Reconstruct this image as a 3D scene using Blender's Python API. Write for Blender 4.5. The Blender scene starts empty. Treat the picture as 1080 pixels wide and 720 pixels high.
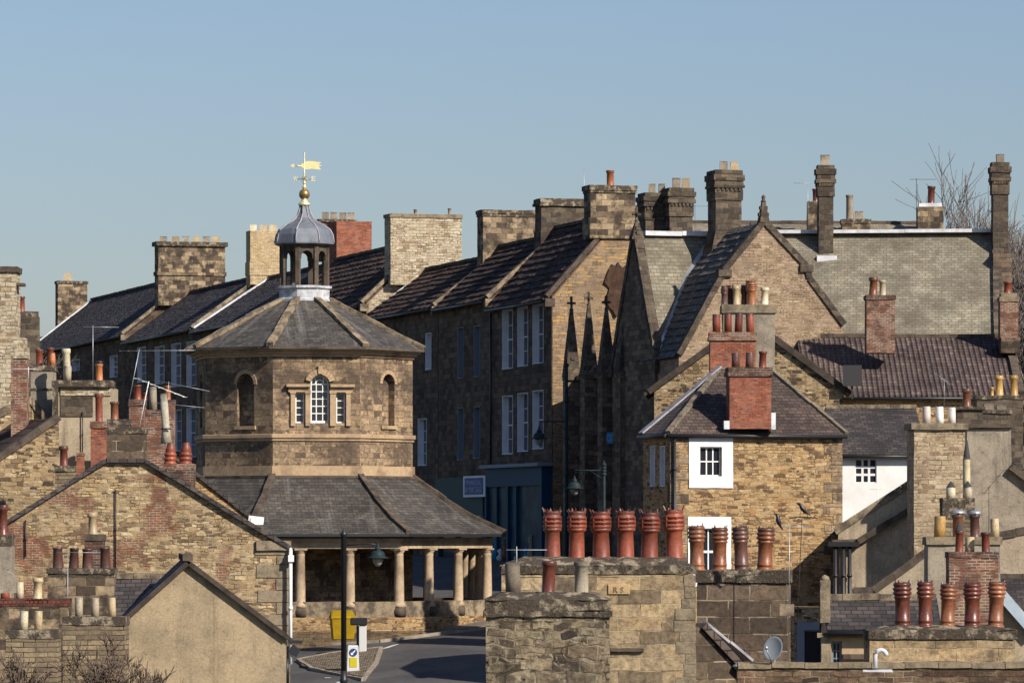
import bpy, bmesh, math, random
from mathutils import Vector, Matrix, noise
random.seed(7)
R = math.radians
F, HZ, CX = 5000.0, 560.0, 540.0
sc = bpy.context.scene
COL = sc.collection
def W(px, py, Y): return Vector(((px - CX) / F * Y, Y, (HZ - py) / F * Y))

# ------------------------------------------------------------------ terrain
def lerp_tab(t, x):
    if x <= t[0][0]: return t[0][1]
    for (a, b), (c, d) in zip(t, t[1:]):
        if x <= c: return b + (d - b) * (x - a) / (c - a)
    return t[-1][1]
TAB = [(-400, -2), (-20, -2.6), (10, -5), (35, -23), (60, -23), (100, -16.2), (180, -5.2), (225, -1.6), (320, 1.2), (420, 2), (4000, 2)]
def g(X, Y):
    w = max(0.0, min(1.0, (Y - 140) / 30)) * max(0.0, min(1.0, (300 - Y) / 60))
    return lerp_tab(TAB, Y) + .07 * max(-25, min(25, X + 1.15)) * w
def G(px, py, lo=120, hi=330):          # where the sight line of a photo point meets the ground
    best = None
    Y = lo
    while Y < hi:
        p = W(px, py, Y)
        if p.z <= g(p.x, Y): best = Y; break
        Y += .1
    Y = best or hi
    p = W(px, py, Y); return Vector((p.x, Y, g(p.x, Y)))

# ------------------------------------------------------------------ frames
class Fr:
    def __init__(s, px, Y, deg=0.0):
        a = R(deg); s.o = Vector(((px - CX) / F * Y, Y, 0)); s.a = a
        s.u = Vector((math.cos(a), math.sin(a), 0)); s.v = Vector((-math.sin(a), math.cos(a), 0))
    def L(s, u, v, z): return s.o + s.u * u + s.v * v + Vector((0, 0, z))
    def uz(s, px, py, v=0.0):
        d = Vector(((px - CX) / F, 1, (HZ - py) / F))
        t = (s.o.dot(s.v) + v) / d.dot(s.v)
        q = d * t
        return (q - s.o).dot(s.u), q.z
    def P(s, px, py, v=0.0):
        u, z = s.uz(px, py, v); return s.L(u, v, z)
class FrO(Fr):
    def __init__(s, o, deg): 
        Fr.__init__(s, 540, 1, deg); s.o = Vector((o[0], o[1], 0))

# ------------------------------------------------------------------ mesh builder
class MB:
    def __init__(s): s.v = []; s.f = []; s.sm = []
    def add(s, pts, faces, smooth=False):
        n = len(s.v); s.v += [Vector(p) for p in pts]
        for f in faces: s.f.append([i + n for i in f]); s.sm.append(smooth)
        return s
    def prism(s, pts, vec):
        n = len(pts); vec = Vector(vec); pts = [Vector(p) for p in pts]
        return s.add(pts + [p + vec for p in pts], [list(range(n)), list(range(2 * n - 1, n - 1, -1))] + [[i, i + n, (i + 1) % n + n, (i + 1) % n] for i in range(n)])
    def box(s, fr, u0, u1, v0, v1, z0, z1):
        return s.prism([fr.L(u0, v0, z0), fr.L(u1, v0, z0), fr.L(u1, v1, z0), fr.L(u0, v1, z0)], (0, 0, z1 - z0))
    def slab(s, a, b, c, d, th):
        a, b, c, d = map(Vector, (a, b, c, d)); n = (b - a).cross(d - a).normalized()
        if n.z < 0: n = -n
        return s.prism([a, b, c, d], -n * th)
    def beam(s, a, b, w, h, seg=0.0, jit=0.0, up=(0, 0, 1), gap=.012):
        a, b, up = Vector(a), Vector(b), Vector(up)
        d = b - a; Ln = d.length; d.normalize(); sd = d.cross(up)
        if sd.length < 1e-4: sd = Vector((1, 0, 0))
        sd.normalize(); up = sd.cross(d)
        n = max(1, int(round(Ln / seg))) if seg else 1
        for i in range(n):
            j = [random.uniform(-jit, jit) for _ in range(3)]
            p = a + d * (Ln * i / n + (gap if n > 1 else 0)) + sd * j[0] + up * j[1]; q = a + d * (Ln * (i + 1) / n) + sd * j[0] + up * (j[1] + j[2] * .5)
            s.prism([p - sd * w / 2 - up * h / 2, p + sd * w / 2 - up * h / 2, p + sd * w / 2 + up * h / 2, p - sd * w / 2 + up * h / 2], q - p)
        return s
    def tube(s, pts, r, n=6, smooth=True):
        pts = [Vector(p) for p in pts]; rs = r if isinstance(r, (list, tuple)) else [r] * len(pts)
        V = []; Fc = []
        for i, p in enumerate(pts):
            d = (pts[min(i + 1, len(pts) - 1)] - pts[max(i - 1, 0)]).normalized()
            x = d.cross(Vector((0, 0, 1)) if abs(d.z) < .9 else Vector((1, 0, 0))).normalized(); y = d.cross(x)
            V += [p + (x * math.cos(t) + y * math.sin(t)) * rs[i] for t in [2 * math.pi * k / n for k in range(n)]]
        for i in range(len(pts) - 1):
            for k in range(n): Fc.append([i * n + k, i * n + (k + 1) % n, (i + 1) * n + (k + 1) % n, (i + 1) * n + k])
        s.add(V, Fc, smooth); m = len(s.v) - len(V)
        s.f += [[m + k for k in range(n)], [m + (len(pts) - 1) * n + k for k in range(n)]]; s.sm += [False, False]
        return s
    def lathe(s, prof, c, n=20, a0=0.0, smooth=True, ell=1.0, tilt=None):
        c = Vector(c); V = []; Fc = []
        for r, z in prof:
            for k in range(n):
                t = a0 + 2 * math.pi * k / n
                p = Vector((math.sin(t) * r, -math.cos(t) * r * ell, z))
                if tilt: p.rotate(tilt)
                V.append(c + p)
        for i in range(len(prof) - 1):
            for k in range(n): Fc.append([i * n + k, i * n + (k + 1) % n, (i + 1) * n + (k + 1) % n, (i + 1) * n + k])
        s.add(V, Fc, smooth); m = len(s.v) - len(V)
        if prof[0][0] > 1e-4: s.f.append([m + k for k in range(n)]); s.sm.append(False)
        if prof[-1][0] > 1e-4: s.f.append([m + (len(prof) - 1) * n + k for k in range(n)]); s.sm.append(False)
        return s

def uvify(bm, off):
    uv = bm.loops.layers.uv.get('UVMap') or bm.loops.layers.uv.new('UVMap')
    for f in bm.faces:
        n = f.normal
        if abs(n.z) > .97: t, b = Vector((1, 0, 0)), Vector((0, 1, 0))
        else:
            t = Vector((-n.y, n.x, 0)).normalized(); b = n.cross(t)
            if b.z < 0: b = -b
        for l in f.loops:
            p = l.vert.co
            l[uv].uv = (p.dot(t) + off[0], p.dot(b) + off[1])

def root_of(o):
    while o.parent: o = o.parent
    return o
NOFF = [0]
def build(name, mb, mat, parent=None, rough=None, bev=0.0, base=None):
    """one mesh object; rough=(amplitude m, longest edge m, noise frequency)"""
    bm = bmesh.new()
    loc = root_of(parent).location.copy() if parent else (Vector(base) if base else Vector((0, 0, 0)))
    vs = [bm.verts.new(p - loc) for p in mb.v]
    for f, sm in zip(mb.f, mb.sm):
        try: fc = bm.faces.new([vs[i] for i in f]); fc.smooth = sm
        except ValueError: pass
    bmesh.ops.remove_doubles(bm, verts=[v for v in bm.verts], dist=1e-5)
    bmesh.ops.recalc_face_normals(bm, faces=bm.faces)
    if bev: bmesh.ops.bevel(bm, geom=[e for e in bm.edges if len(e.link_faces) == 2 and e.calc_face_angle(0) > .6], offset=bev, segments=1, affect='EDGES')
    bm.normal_update()
    NOFF[0] += 1
    uvify(bm, ((NOFF[0] * 7.31) % 50, (NOFF[0] * 3.77) % 50))
    if rough: roughen(bm, rough, NOFF[0])
    me = bpy.data.meshes.new(name); bm.to_mesh(me); bm.free()
    o = bpy.data.objects.new(name, me); COL.objects.link(o)
    o.location = (0, 0, 0) if parent else loc
    o.parent = parent
    if mat: me.materials.append(mat)
    return o
def roughen(bm, rough, seed):
    amp, ln, fq = rough
    for _ in range(6):
        es = [e for e in bm.edges if e.calc_length() > ln]
        if not es or len(bm.verts) > 30000: break
        bmesh.ops.subdivide_edges(bm, edges=es, cuts=1, use_grid_fill=True)
    bmesh.ops.triangulate(bm, faces=[f for f in bm.faces if len(f.verts) > 4])
    sv = Vector((seed * 3.1, seed * 1.7, 0))
    for v in bm.verts:
        v.co += noise.noise_vector((v.co + sv) * fq) * amp
def reuv(o):
    bm = bmesh.new(); bm.from_mesh(o.data); bm.normal_update(); NOFF[0] += 1
    uvify(bm, ((NOFF[0] * 7.31) % 50, (NOFF[0] * 3.77) % 50)); bm.to_mesh(o.data); bm.free()
def carve(o, mb):
    base = root_of(o).location
    bm = bmesh.new(); vs = [bm.verts.new(p - base) for p in mb.v]
    for f in mb.f: bm.faces.new([vs[i] for i in f])
    bmesh.ops.recalc_face_normals(bm, faces=bm.faces)
    me = bpy.data.meshes.new('c'); bm.to_mesh(me); bm.free()
    c = bpy.data.objects.new('c', me); COL.objects.link(c); c.location = base
    m = o.modifiers.new('b', 'BOOLEAN'); m.operation = 'DIFFERENCE'; m.solver = 'EXACT'; m.object = c
    bpy.context.view_layer.update()
    dg = bpy.context.evaluated_depsgraph_get()
    nm = bpy.data.meshes.new_from_object(o.evaluated_get(dg))
    o.modifiers.clear(); mat = o.data.materials[0] if len(o.data.materials) else None
    nm.materials.clear(); nm.materials.append(mat)
    for p in nm.polygons: p.material_index = 0
    o.data = nm; bpy.data.objects.remove(c)
    reuv(o)

def tag(o, label=None, cat=None, group=None, kind=None):
    if label: o['label'] = label
    if cat: o['category'] = cat
    if group: o['group'] = group
    if kind: o['kind'] = kind
    return o
def thing(name, label, cat, loc, group=None):
    o = bpy.data.objects.new(name, None); COL.objects.link(o); o.location = loc; o.empty_display_size = .3
    return tag(o, label, cat, group)

# ------------------------------------------------------------------ materials
class NT:
    def __init__(s, name):
        s.m = bpy.data.materials.new(name); s.m.use_nodes = True; s.t = s.m.node_tree; s.N = s.t.nodes
        s.b = s.N['Principled BSDF']; s.tc = s.N.new('ShaderNodeTexCoord')
    def n(s, typ, **kw):
        x = s.N.new('ShaderNode' + typ)
        for k, v in kw.items():
            if k in x.inputs.keys(): s.set(x.inputs[k], v)
            else: setattr(x, k, v)
        return x
    def set(s, sock, v):
        if isinstance(v, bpy.types.NodeSocket): s.t.links.new(v, sock)
        else:
            if isinstance(v, (tuple, list)) and sock.type == 'RGBA' and len(v) == 3: v = (*v, 1)
            sock.default_value = v
    def math(s, op, a, b=0.0, clamp=False):
        x = s.N.new('ShaderNodeMath'); x.operation = op; x.use_clamp = clamp
        s.set(x.inputs[0], a); s.set(x.inputs[1], b); return x.outputs[0]
    def mix(s, fac, a, b, mode='MIX'):
        x = s.N.new('ShaderNodeMix'); x.data_type = 'RGBA'; x.blend_type = mode
        s.set(x.inputs[0], fac); s.set(x.inputs[6], a); s.set(x.inputs[7], b); return x.outputs[2]
    def ramp(s, fac, stops, interp='LINEAR'):
        x = s.N.new('ShaderNodeValToRGB'); e = x.color_ramp; e.interpolation = interp
        while len(e.elements) < len(stops): e.elements.new(.5)
        for el, (p, c) in zip(e.elements, stops): el.position = p; el.color = (*c, 1) if len(c) == 3 else c
        s.set(x.inputs[0], fac); return x.outputs[0]
    def noise(s, vec, scale, detail=4.0, rough=.55, col=False):
        x = s.n('TexNoise', Scale=scale, Detail=detail, Roughness=rough); s.set(x.inputs['Vector'], vec)
        return x.outputs[1] if col else x.outputs[0]
    def stepr(s, fac, a, b): # smooth mask
        return s.ramp(fac, [(a, (0, 0, 0)), (b, (1, 1, 1))])
    def bump(s, h, strength, dist=.02, nrm=None):
        x = s.n('Bump', Strength=strength, Distance=dist); s.set(x.inputs['Height'], h)
        if nrm: s.set(x.inputs['Normal'], nrm)
        return x.outputs[0]
    def vadd(s, a, b):
        x = s.N.new('ShaderNodeVectorMath'); x.operation = 'ADD'; s.set(x.inputs[0], a); s.set(x.inputs[1], b); return x.outputs[0]
    def vscale(s, a, k):
        x = s.N.new('ShaderNodeVectorMath'); x.operation = 'MULTIPLY'; s.set(x.inputs[0], a); s.set(x.inputs[1], k if isinstance(k, tuple) else (k, k, k)); return x.outputs[0]
    def distort(s, uv, scale, amp):
        c = s.noise(uv, scale, 2, .5, True)
        x = s.N.new('ShaderNodeVectorMath'); x.operation = 'SUBTRACT'; s.set(x.inputs[0], c); x.inputs[1].default_value = (.5, .5, .5)
        return s.vadd(uv, s.vscale(x.outputs[0], amp))
    def brick(s, vec, bw, bh, ms=.01, off=.5, smooth=.3):
        x = s.n('TexBrick', Scale=1.0); s.set(x.inputs['Vector'], vec)
        x.inputs['Color1'].default_value = (0, 0, 0, 1); x.inputs['Color2'].default_value = (1, 1, 1, 1); x.inputs['Mortar'].default_value = (.5, .5, .5, 1)
        x.inputs['Mortar Size'].default_value = ms; x.inputs['Mortar Smooth'].default_value = smooth; x.inputs['Bias'].default_value = 0
        x.inputs['Brick Width'].default_value = bw; x.inputs['Row Height'].default_value = bh; x.offset = off
        return x.outputs[0], x.outputs[1]

def masonry(name, pal, mortar, bw, bh, ms=.012, dist=.05, dfreq=3.0, soot=.5, sootcol=(.03, .026, .022), sfreq=.5, sth=(.5, .68), bump=.6, bd=.03,
            second=None, patch=None, lichen=None, rough=.92, fine=.35, top=None, pits=.75, pale=.7):
    t = NT(name); uv = t.tc.outputs['UV']
    d = t.distort(uv, dfreq, dist) if dist else uv
    c, f = t.brick(d, bw, bh, ms)
    if second:                                  # patches of a smaller stone size between the larger ones
        c2, f2 = t.brick(t.vadd(d, (.13, .07, 0)), second[0], second[1], ms)
        mk = t.ramp(t.noise(uv, 1.3, 2), [(.49, (0, 0, 0)), (.51, (1, 1, 1))])
        c = t.mix(mk, c, c2); f = t.mix(mk, f, f2)
    n = len(pal)
    col = t.ramp(c, [((i + .5) / n if n > 1 else 0, p) for i, p in enumerate(pal)])
    if patch:
        pc, pf = t.brick(t.distort(uv, 4, .02), .23, .078, .012)
        pcol = t.ramp(pc, [(0, patch[0]), (.5, patch[1]), (1, patch[2])])
        mk = t.ramp(t.vscale(t.noise(uv, patch[3], 3, .6, True), 1.0), [(patch[4], (0, 0, 0)), (patch[4] + .03, (1, 1, 1))])
        col = t.mix(mk, col, pcol); f = t.mix(mk, f, pf)
    fn = t.noise(uv, 8, 7, .78)
    col = t.mix(min(1, fine * 1.5), col, t.ramp(fn, [(.3, (.2, .17, .14)), (.5, (.8, .79, .77)), (.68, (1.25, 1.25, 1.22))]), 'MULTIPLY')
    pit = t.stepr(t.noise(t.vadd(d, (5, 3, 0)), 3.6, 4, .7), .55, .63)
    col = t.mix(t.math('MULTIPLY', pit, pits), col, t.mix(.5, col, (.05, .04, .032)))
    pal_ = t.stepr(t.noise(t.vadd(d, (9, 17, 0)), 2.7, 5, .7), .56, .66)
    col = t.mix(t.math('MULTIPLY', pal_, pale), col, t.mix(1.0, col, (1.45, 1.4, 1.28), 'MULTIPLY'))
    gm = t.stepr(t.noise(t.vadd(uv, (2, 41, 0)), .9, 4, .6), .42, .62)
    hsn = t.n('HueSaturation', Saturation=.95); t.set(hsn.inputs['Color'], col); t.set(hsn.inputs['Fac'], t.math('MULTIPLY', gm, .9)); col = hsn.outputs[0]
    mort = t.mix(t.stepr(t.noise(uv, 1.7, 3), .47, .56), mortar, t.mix(1.0, mortar, (.3, .28, .26), 'MULTIPLY'))
    col = t.mix(f, col, mort)
    big = t.noise(uv, sfreq, 5, .65)
    col = t.mix(t.math('MULTIPLY', t.stepr(big, *sth), soot), col, sootcol)
    if lichen:
        lm = t.stepr(t.noise(t.vadd(uv, (31, 7, 0)), lichen[1], 6, .75), lichen[2], lichen[2] + .12)
        col = t.mix(t.math('MULTIPLY', lm, lichen[3]), col, lichen[0])
    t.set(t.b.inputs['Base Color'], col); t.b.inputs['Roughness'].default_value = rough; t.b.inputs['Specular IOR Level'].default_value = .12
    h = t.math('ADD', t.math('MULTIPLY', t.math('SUBTRACT', 1.0, f), 1.0), t.math('MULTIPLY', fn, 1.1))
    h = t.math('ADD', h, t.math('MULTIPLY', c, .5))
    t.set(t.b.inputs['Normal'], t.bump(h, bump, bd))
    return t.m

def slates(name, pal, bw, bh, gapcol=(.01, .01, .012), ms=.012, lichen=None, streak=None, rough=.75, bump=.8, dist=.012, wave=None, spec=.4, bd=.03, gap=1.0):
    t = NT(name); uv = t.tc.outputs['UV']
    d = t.distort(uv, 2.0, dist * 2)
    c, f = t.brick(d, bw, bh, ms, smooth=.1)
    n = len(pal)
    col = t.ramp(c, [((i + .5) / n, p) for i, p in enumerate(pal)])
    fn = t.noise(uv, 7, 6, .7)
    col = t.mix(.45, col, t.ramp(fn, [(.3, (.3, .28, .26)), (.7, (1, 1, 1))]), 'MULTIPLY')
    if lichen:
        lm = t.stepr(t.noise(uv, lichen[1], 6, .75), lichen[2], lichen[2] + .15)
        col = t.mix(t.math('MULTIPLY', lm, lichen[3]), col, lichen[0])
    bigv = t.noise(t.vadd(uv, (13, 5, 0)), .45, 4, .6)
    col = t.mix(.8, col, t.ramp(bigv, [(.35, (.62, .6, .58)), (.5, (.95, .95, .95)), (.65, (1.3, 1.27, 1.2))]), 'MULTIPLY')
    if streak:                                   # rain streaks down the slope
        sm = t.stepr(t.noise(t.vscale(uv, (2.2, .18, 1)), 1.0, 4, .6), streak[1], streak[1] + .2)
        col = t.mix(t.math('MULTIPLY', sm, streak[2]), col, streak[0])
    sx = t.n('SeparateXYZ'); t.set(sx.inputs[0], d)
    fr_ = t.math('FRACT', t.math('DIVIDE', sx.outputs[1], bh))
    low = t.math('MULTIPLY', t.ramp(fr_, [(0, (1, 1, 1)), (.22, (0, 0, 0))]), .7 * gap)
    col = t.mix(t.math('MAXIMUM', t.math('MULTIPLY', f, gap), low), col, gapcol)
    h = t.math('MULTIPLY', t.math('SUBTRACT', 1.0, fr_), 1.0)
    if wave:
        wv = t.math('SINE', t.math('MULTIPLY', sx.outputs[0], 2 * math.pi / wave))
        h = t.math('ADD', h, wv)
        col = t.mix(t.math('MULTIPLY', t.ramp(wv, [(.0, (1, 1, 1)), (.3, (0, 0, 0))]), .3), col, gapcol)  # shading painted into the colour along the hollows of the tile waves
    h = t.math('ADD', h, t.math('MULTIPLY', fn, .35)); h = t.math('ADD', h, t.math('MULTIPLY', c, .35))
    t.set(t.b.inputs['Base Color'], col); t.b.inputs['Roughness'].default_value = rough; t.b.inputs['Specular IOR Level'].default_value = spec
    t.set(t.b.inputs['Normal'], t.bump(h, bump, bd))
    return t.m

def plain(name, col, rough=.7, metal=0.0, col2=None, scale=6.0, lo=.4, hi=.65, bump=.15, bd=.01, coord='Object', streak=0.0, fine=.3, spec=None):
    if spec is None: spec = .5 if rough < .5 else .15
    t = NT(name); v = t.tc.outputs[coord]
    if streak: v2 = t.vscale(v, (1, 1, streak) if coord == 'Object' else (1, streak, 1))
    else: v2 = v
    c = col
    nz = t.noise(v2, scale, 5, .65)
    if col2: c = t.mix(t.stepr(nz, lo, hi), col, col2)
    fn = t.noise(v, scale * 6, 4, .7)
    c = t.mix(fine, c, t.ramp(fn, [(.3, (.45, .43, .4)), (.65, (1, 1, 1))]), 'MULTIPLY')
    t.set(t.b.inputs['Base Color'], c); t.b.inputs['Roughness'].default_value = rough; t.b.inputs['Metallic'].default_value = metal
    t.b.inputs['Specular IOR Level'].default_value = spec
    t.set(t.b.inputs['Normal'], t.bump(fn, bump, bd))
    return t.m

def pot(name, a, b, rough=.45, scale=2.5, fine=.4, lo=.42, hi=.68):
    """fired clay: streaks, a soot-stained mouth and lichen, each pot its own firing"""
    t = NT(name); v = t.tc.outputs['Object']; oi = t.n('ObjectInfo'); rnd = oi.outputs['Random']
    off = t.n('CombineXYZ'); t.set(off.inputs[0], t.math('MULTIPLY', rnd, 37.0)); v = t.vadd(v, off.outputs[0])
    c = t.mix(t.stepr(t.noise(t.vscale(v, (1, 1, .6)), scale, 5, .65), lo, hi), a, b)
    c = t.mix(1.0, c, t.ramp(rnd, [(0, (.62, .6, .62)), (.35, (.85, .82, .8)), (.7, (1.0, 1.0, 1.0)), (1, (1.12, 1.2, 1.25))]), 'MULTIPLY')
    fn = t.noise(v, 18, 5, .75); c = t.mix(min(1, fine * 1.4), c, t.ramp(fn, [(.34, (.35, .32, .3)), (.55, (1, 1, 1))]), 'MULTIPLY')
    sx = t.n('SeparateXYZ'); t.set(sx.inputs[0], t.tc.outputs['Generated'])
    z = t.math('ADD', sx.outputs[2], t.math('MULTIPLY', t.math('SUBTRACT', t.noise(v, 5, 4, .7), .5), .7))
    c = t.mix(t.math('MULTIPLY', t.stepr(z, .8, 1.02), .2 if a[1] > .38 else .75), c, (.035, .028, .024))
    c = t.mix(t.math('MULTIPLY', t.stepr(t.noise(v, 7, 6, .8), .6, .68), .45), c, (.3, .27, .18))
    t.set(t.b.inputs['Base Color'], c); t.b.inputs['Roughness'].default_value = rough; t.b.inputs['Specular IOR Level'].default_value = .45
    t.set(t.b.inputs['Normal'], t.bump(fn, .3, .012)); return t.m
def render_mat(name, a, b, dk):
    """cement render: blotches, rain streaks, hairline cracks, patched areas"""
    t = NT(name); v = t.tc.outputs['UV']
    c = t.mix(t.stepr(t.noise(v, .8, 6, .7), .42, .62), a, b)
    c = t.mix(t.math('MULTIPLY', t.stepr(t.noise(t.vscale(v, (2.6, .22, 1)), 1, 5, .65), .53, .68), .6), c, dk)
    c = t.mix(t.math('MULTIPLY', t.stepr(t.noise(v, 3.2, 6, .8), .56, .66), .4), c, dk)
    vo = t.n('TexVoronoi', feature='DISTANCE_TO_EDGE', Scale=.55); t.set(vo.inputs['Vector'], t.distort(v, 2.5, .5))
    cr = t.math('MULTIPLY', t.ramp(vo.outputs['Distance'], [(0, (.5, .5, .5)), (.008, (0, 0, 0))]), t.stepr(t.noise(v, .7, 2), .5, .55))
    c = t.mix(t.math('MULTIPLY', cr, .6), c, (.07, .06, .05))
    fn = t.noise(v, 14, 6, .8); c = t.mix(.6, c, t.ramp(fn, [(.3, (.45, .42, .38)), (.6, (1.08, 1.08, 1.08))]), 'MULTIPLY')
    t.set(t.b.inputs['Base Color'], c); t.b.inputs['Roughness'].default_value = .95; t.b.inputs['Specular IOR Level'].default_value = .1
    t.set(t.b.inputs['Normal'], t.bump(fn, .5, .03)); return t.m
BUFF, TAN, BRN, DRK, PINK, PALE = (.48, .34, .18), (.35, .245, .13), (.17, .115, .07), (.075, .055, .04), (.33, .21, .14), (.6, .47, .28)
M = {}
M['rubble'] = masonry('rubble_stone', [DRK, BRN, TAN, BUFF, TAN, BUFF, BRN, PALE, TAN], (.36, .29, .19), .42, .15, .014, .12, 3.2, .55, second=(.26, .1), sfreq=.35, sth=(.5, .75), bump=.8, bd=.05)
M['rubble_warm'] = masonry('warm_rubble_stone', [(.15, .095, .055), (.46, .3, .145), (.5, .34, .17), (.33, .22, .115), (.56, .41, .22), (.42, .27, .13), (.13, .08, .05), (.5, .33, .16), (.38, .22, .1)], (.5, .36, .19), .45, .14, .013, .12, 3.0, .35, second=(.28, .1), sfreq=.4, sth=(.52, .78), bump=.8, bd=.05, sootcol=(.13, .085, .05))
M['rubble_brick'] = masonry('rubble_with_brick_patches', [BRN, TAN, BUFF, TAN, BUFF, PALE, BRN, BUFF], (.42, .34, .22), .4, .14, .014, .13, 3.2, .4, second=(.26, .095), sfreq=.35, sth=(.55, .8), bump=.8, bd=.05,
                            patch=((.2, .09, .06), (.3, .12, .075), (.22, .13, .09), .5, .515))
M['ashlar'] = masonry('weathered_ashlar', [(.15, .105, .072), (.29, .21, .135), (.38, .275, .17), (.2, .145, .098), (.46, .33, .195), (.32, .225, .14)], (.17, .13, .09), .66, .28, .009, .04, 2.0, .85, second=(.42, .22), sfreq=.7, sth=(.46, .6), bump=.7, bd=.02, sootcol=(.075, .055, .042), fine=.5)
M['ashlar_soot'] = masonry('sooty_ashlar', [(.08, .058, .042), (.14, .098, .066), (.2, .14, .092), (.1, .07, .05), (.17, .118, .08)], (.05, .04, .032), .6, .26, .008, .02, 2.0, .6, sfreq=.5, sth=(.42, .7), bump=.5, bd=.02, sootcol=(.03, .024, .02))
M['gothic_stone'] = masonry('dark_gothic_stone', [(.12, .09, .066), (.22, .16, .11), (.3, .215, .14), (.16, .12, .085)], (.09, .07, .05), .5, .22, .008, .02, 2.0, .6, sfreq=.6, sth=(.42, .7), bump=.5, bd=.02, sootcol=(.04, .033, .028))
M['chim_stone'] = masonry('chimney_stone', [(.09, .065, .048), (.27, .2, .13), (.36, .27, .165), (.15, .11, .075), (.42, .32, .2)], (.2, .16, .11), .56, .28, .01, .05, 2.2, .85, sfreq=1.3, sth=(.47, .58), bump=.6, bd=.03, sootcol=(.04, .032, .026))
M['chim_dark'] = masonry('blackened_chimney_stone', [(.07, .055, .045), (.12, .095, .07), (.18, .14, .1), (.09, .07, .055)], (.17, .14, .1), .5, .24, .012, .04, 2.2, .6, sfreq=.7, sth=(.45, .65), bump=.6, bd=.03, sootcol=(.03, .026, .022), lichen=((.22, .2, .1), 1.5, .58, .5))
M['coursed_pale'] = masonry('pale_coursed_stone', [(.5, .42, .29), (.58, .5, .36), (.42, .33, .21), (.6, .53, .4), (.3, .22, .14)], (.36, .28, .18), .38, .17, .014, .05, 2.5, .3, sfreq=.6, sth=(.55, .75), bump=.7, bd=.04, sootcol=(.14, .11, .08), second=(.3, .12))
M['coursed_big'] = masonry('squared_foreground_stone', [(.33, .24, .135), (.47, .35, .2), (.56, .42, .245), (.36, .275, .17), (.5, .36, .2), (.24, .18, .115)], (.46, .37, .24), .78, .24, .009, .04, 2.4, .75, sfreq=1.4, sth=(.52, .64), bump=.8, bd=.03, sootcol=(.085, .065, .05), fine=.6)
M['coursed_thin'] = masonry('thin_coursed_stone', [(.24, .19, .12), (.32, .25, .155), (.38, .29, .18), (.2, .15, .1)], (.13, .1, .07), .6, .125, .012, .03, 2.0, .5, sfreq=.7, sth=(.5, .7), bump=.8, bd=.04, sootcol=(.07, .055, .045))
M['rubble_front'] = masonry('foreground_rubble', [(.13, .1, .07), (.3, .235, .15), (.4, .31, .2), (.22, .17, .115), (.45, .37, .24), (.075, .06, .05)], (.3, .25, .17), .5, .22, .022, .22, 2.6, .75, sfreq=1.6, sth=(.5, .62), bump=1.0, bd=.05, sootcol=(.06, .048, .038), fine=.8, second=(.3, .14), lichen=((.62, .55, .4), 3.0, .55, .6))
M['blocks_dark'] = masonry('large_dark_blocks', [(.1, .075, .055), (.14, .1, .072), (.19, .14, .095), (.09, .068, .052)], (.33, .27, .19), .82, .33, .016, .04, 1.8, .35, sfreq=1.2, sth=(.5, .7), bump=.7, bd=.03, sootcol=(.05, .04, .032), fine=.5)
M['cap_stone'] = plain('lichened_cap_stone', (.1, .08, .06), .95, col2=(.42, .35, .25), scale=4, lo=.5, hi=.62, bump=1.0, bd=.05, fine=.8)
M['cap_pale'] = plain('pale_cap_stone', (.3, .24, .16), .95, col2=(.12, .1, .075), scale=4, lo=.45, hi=.7, bump=.6, bd=.03, fine=.5)
M['coping'] = plain('coping_stone', (.33, .26, .17), .92, col2=(.12, .095, .07), scale=2.2, lo=.42, hi=.6, bump=.5, bd=.03, fine=.5)
M['coping_dark'] = plain('dark_coping_stone', (.13, .1, .075), .92, col2=(.055, .045, .038), scale=2, lo=.42, hi=.66, bump=.5, bd=.03, fine=.5)
M['dressed'] = plain('dressed_sandstone', (.46, .33, .2), .9, col2=(.2, .14, .095), scale=1.1, lo=.48, hi=.72, bump=.4, bd=.02, fine=.45)
M['column'] = plain('column_sandstone', (.5, .38, .25), .88, col2=(.2, .145, .1), scale=1.3, lo=.45, hi=.75, bump=.4, bd=.02, fine=.45)
M['brick'] = masonry('orange_red_brick', [(.3, .095, .055), (.37, .125, .07), (.25, .08, .05), (.4, .155, .09), (.22, .08, .055)], (.27, .16, .11), .23, .078, .01, .008, 2, .35, sfreq=1.0, sth=(.55, .75), bump=.4, bd=.015, sootcol=(.17, .08, .055), fine=.3)
M['brick_old'] = masonry('old_mixed_brick', [(.2, .075, .05), (.3, .11, .07), (.13, .065, .05), (.34, .15, .1), (.24, .16, .12)], (.36, .3, .22), .24, .08, .016, .03, 3, .5, sfreq=1.2, sth=(.5, .7), bump=.6, bd=.02, sootcol=(.08, .055, .045), fine=.4)
M['brick_dark'] = masonry('sooty_brick', [(.09, .05, .04), (.15, .075, .055), (.2, .1, .07), (.07, .05, .045)], (.24, .19, .15), .24, .08, .016, .03, 3, .5, sfreq=1.2, sth=(.5, .7), bump=.6, bd=.02, sootcol=(.04, .03, .027), fine=.4)
M['brick_buff'] = masonry('buff_brick', [(.5, .37, .2), (.56, .43, .25), (.44, .32, .17), (.6, .47, .28)], (.36, .27, .17), .24, .09, .012, .01, 2, .2, sfreq=1.0, sth=(.55, .75), bump=.4, bd=.015, sootcol=(.2, .15, .1), fine=.3)
M['render_tan'] = render_mat('tan_roughcast', (.42, .325, .205), (.3, .24, .155), (.17, .135, .09))
M['render_grey'] = render_mat('grey_cement_render', (.36, .31, .235), (.24, .205, .16), (.11, .09, .075))
M['render_pale'] = render_mat('pale_cement_render', (.46, .38, .265), (.33, .265, .185), (.17, .135, .1))
M['white'] = plain('white_paint', (.8, .8, .77), .6, col2=(.7, .69, .65), scale=1, bump=.1, fine=.08)
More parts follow.
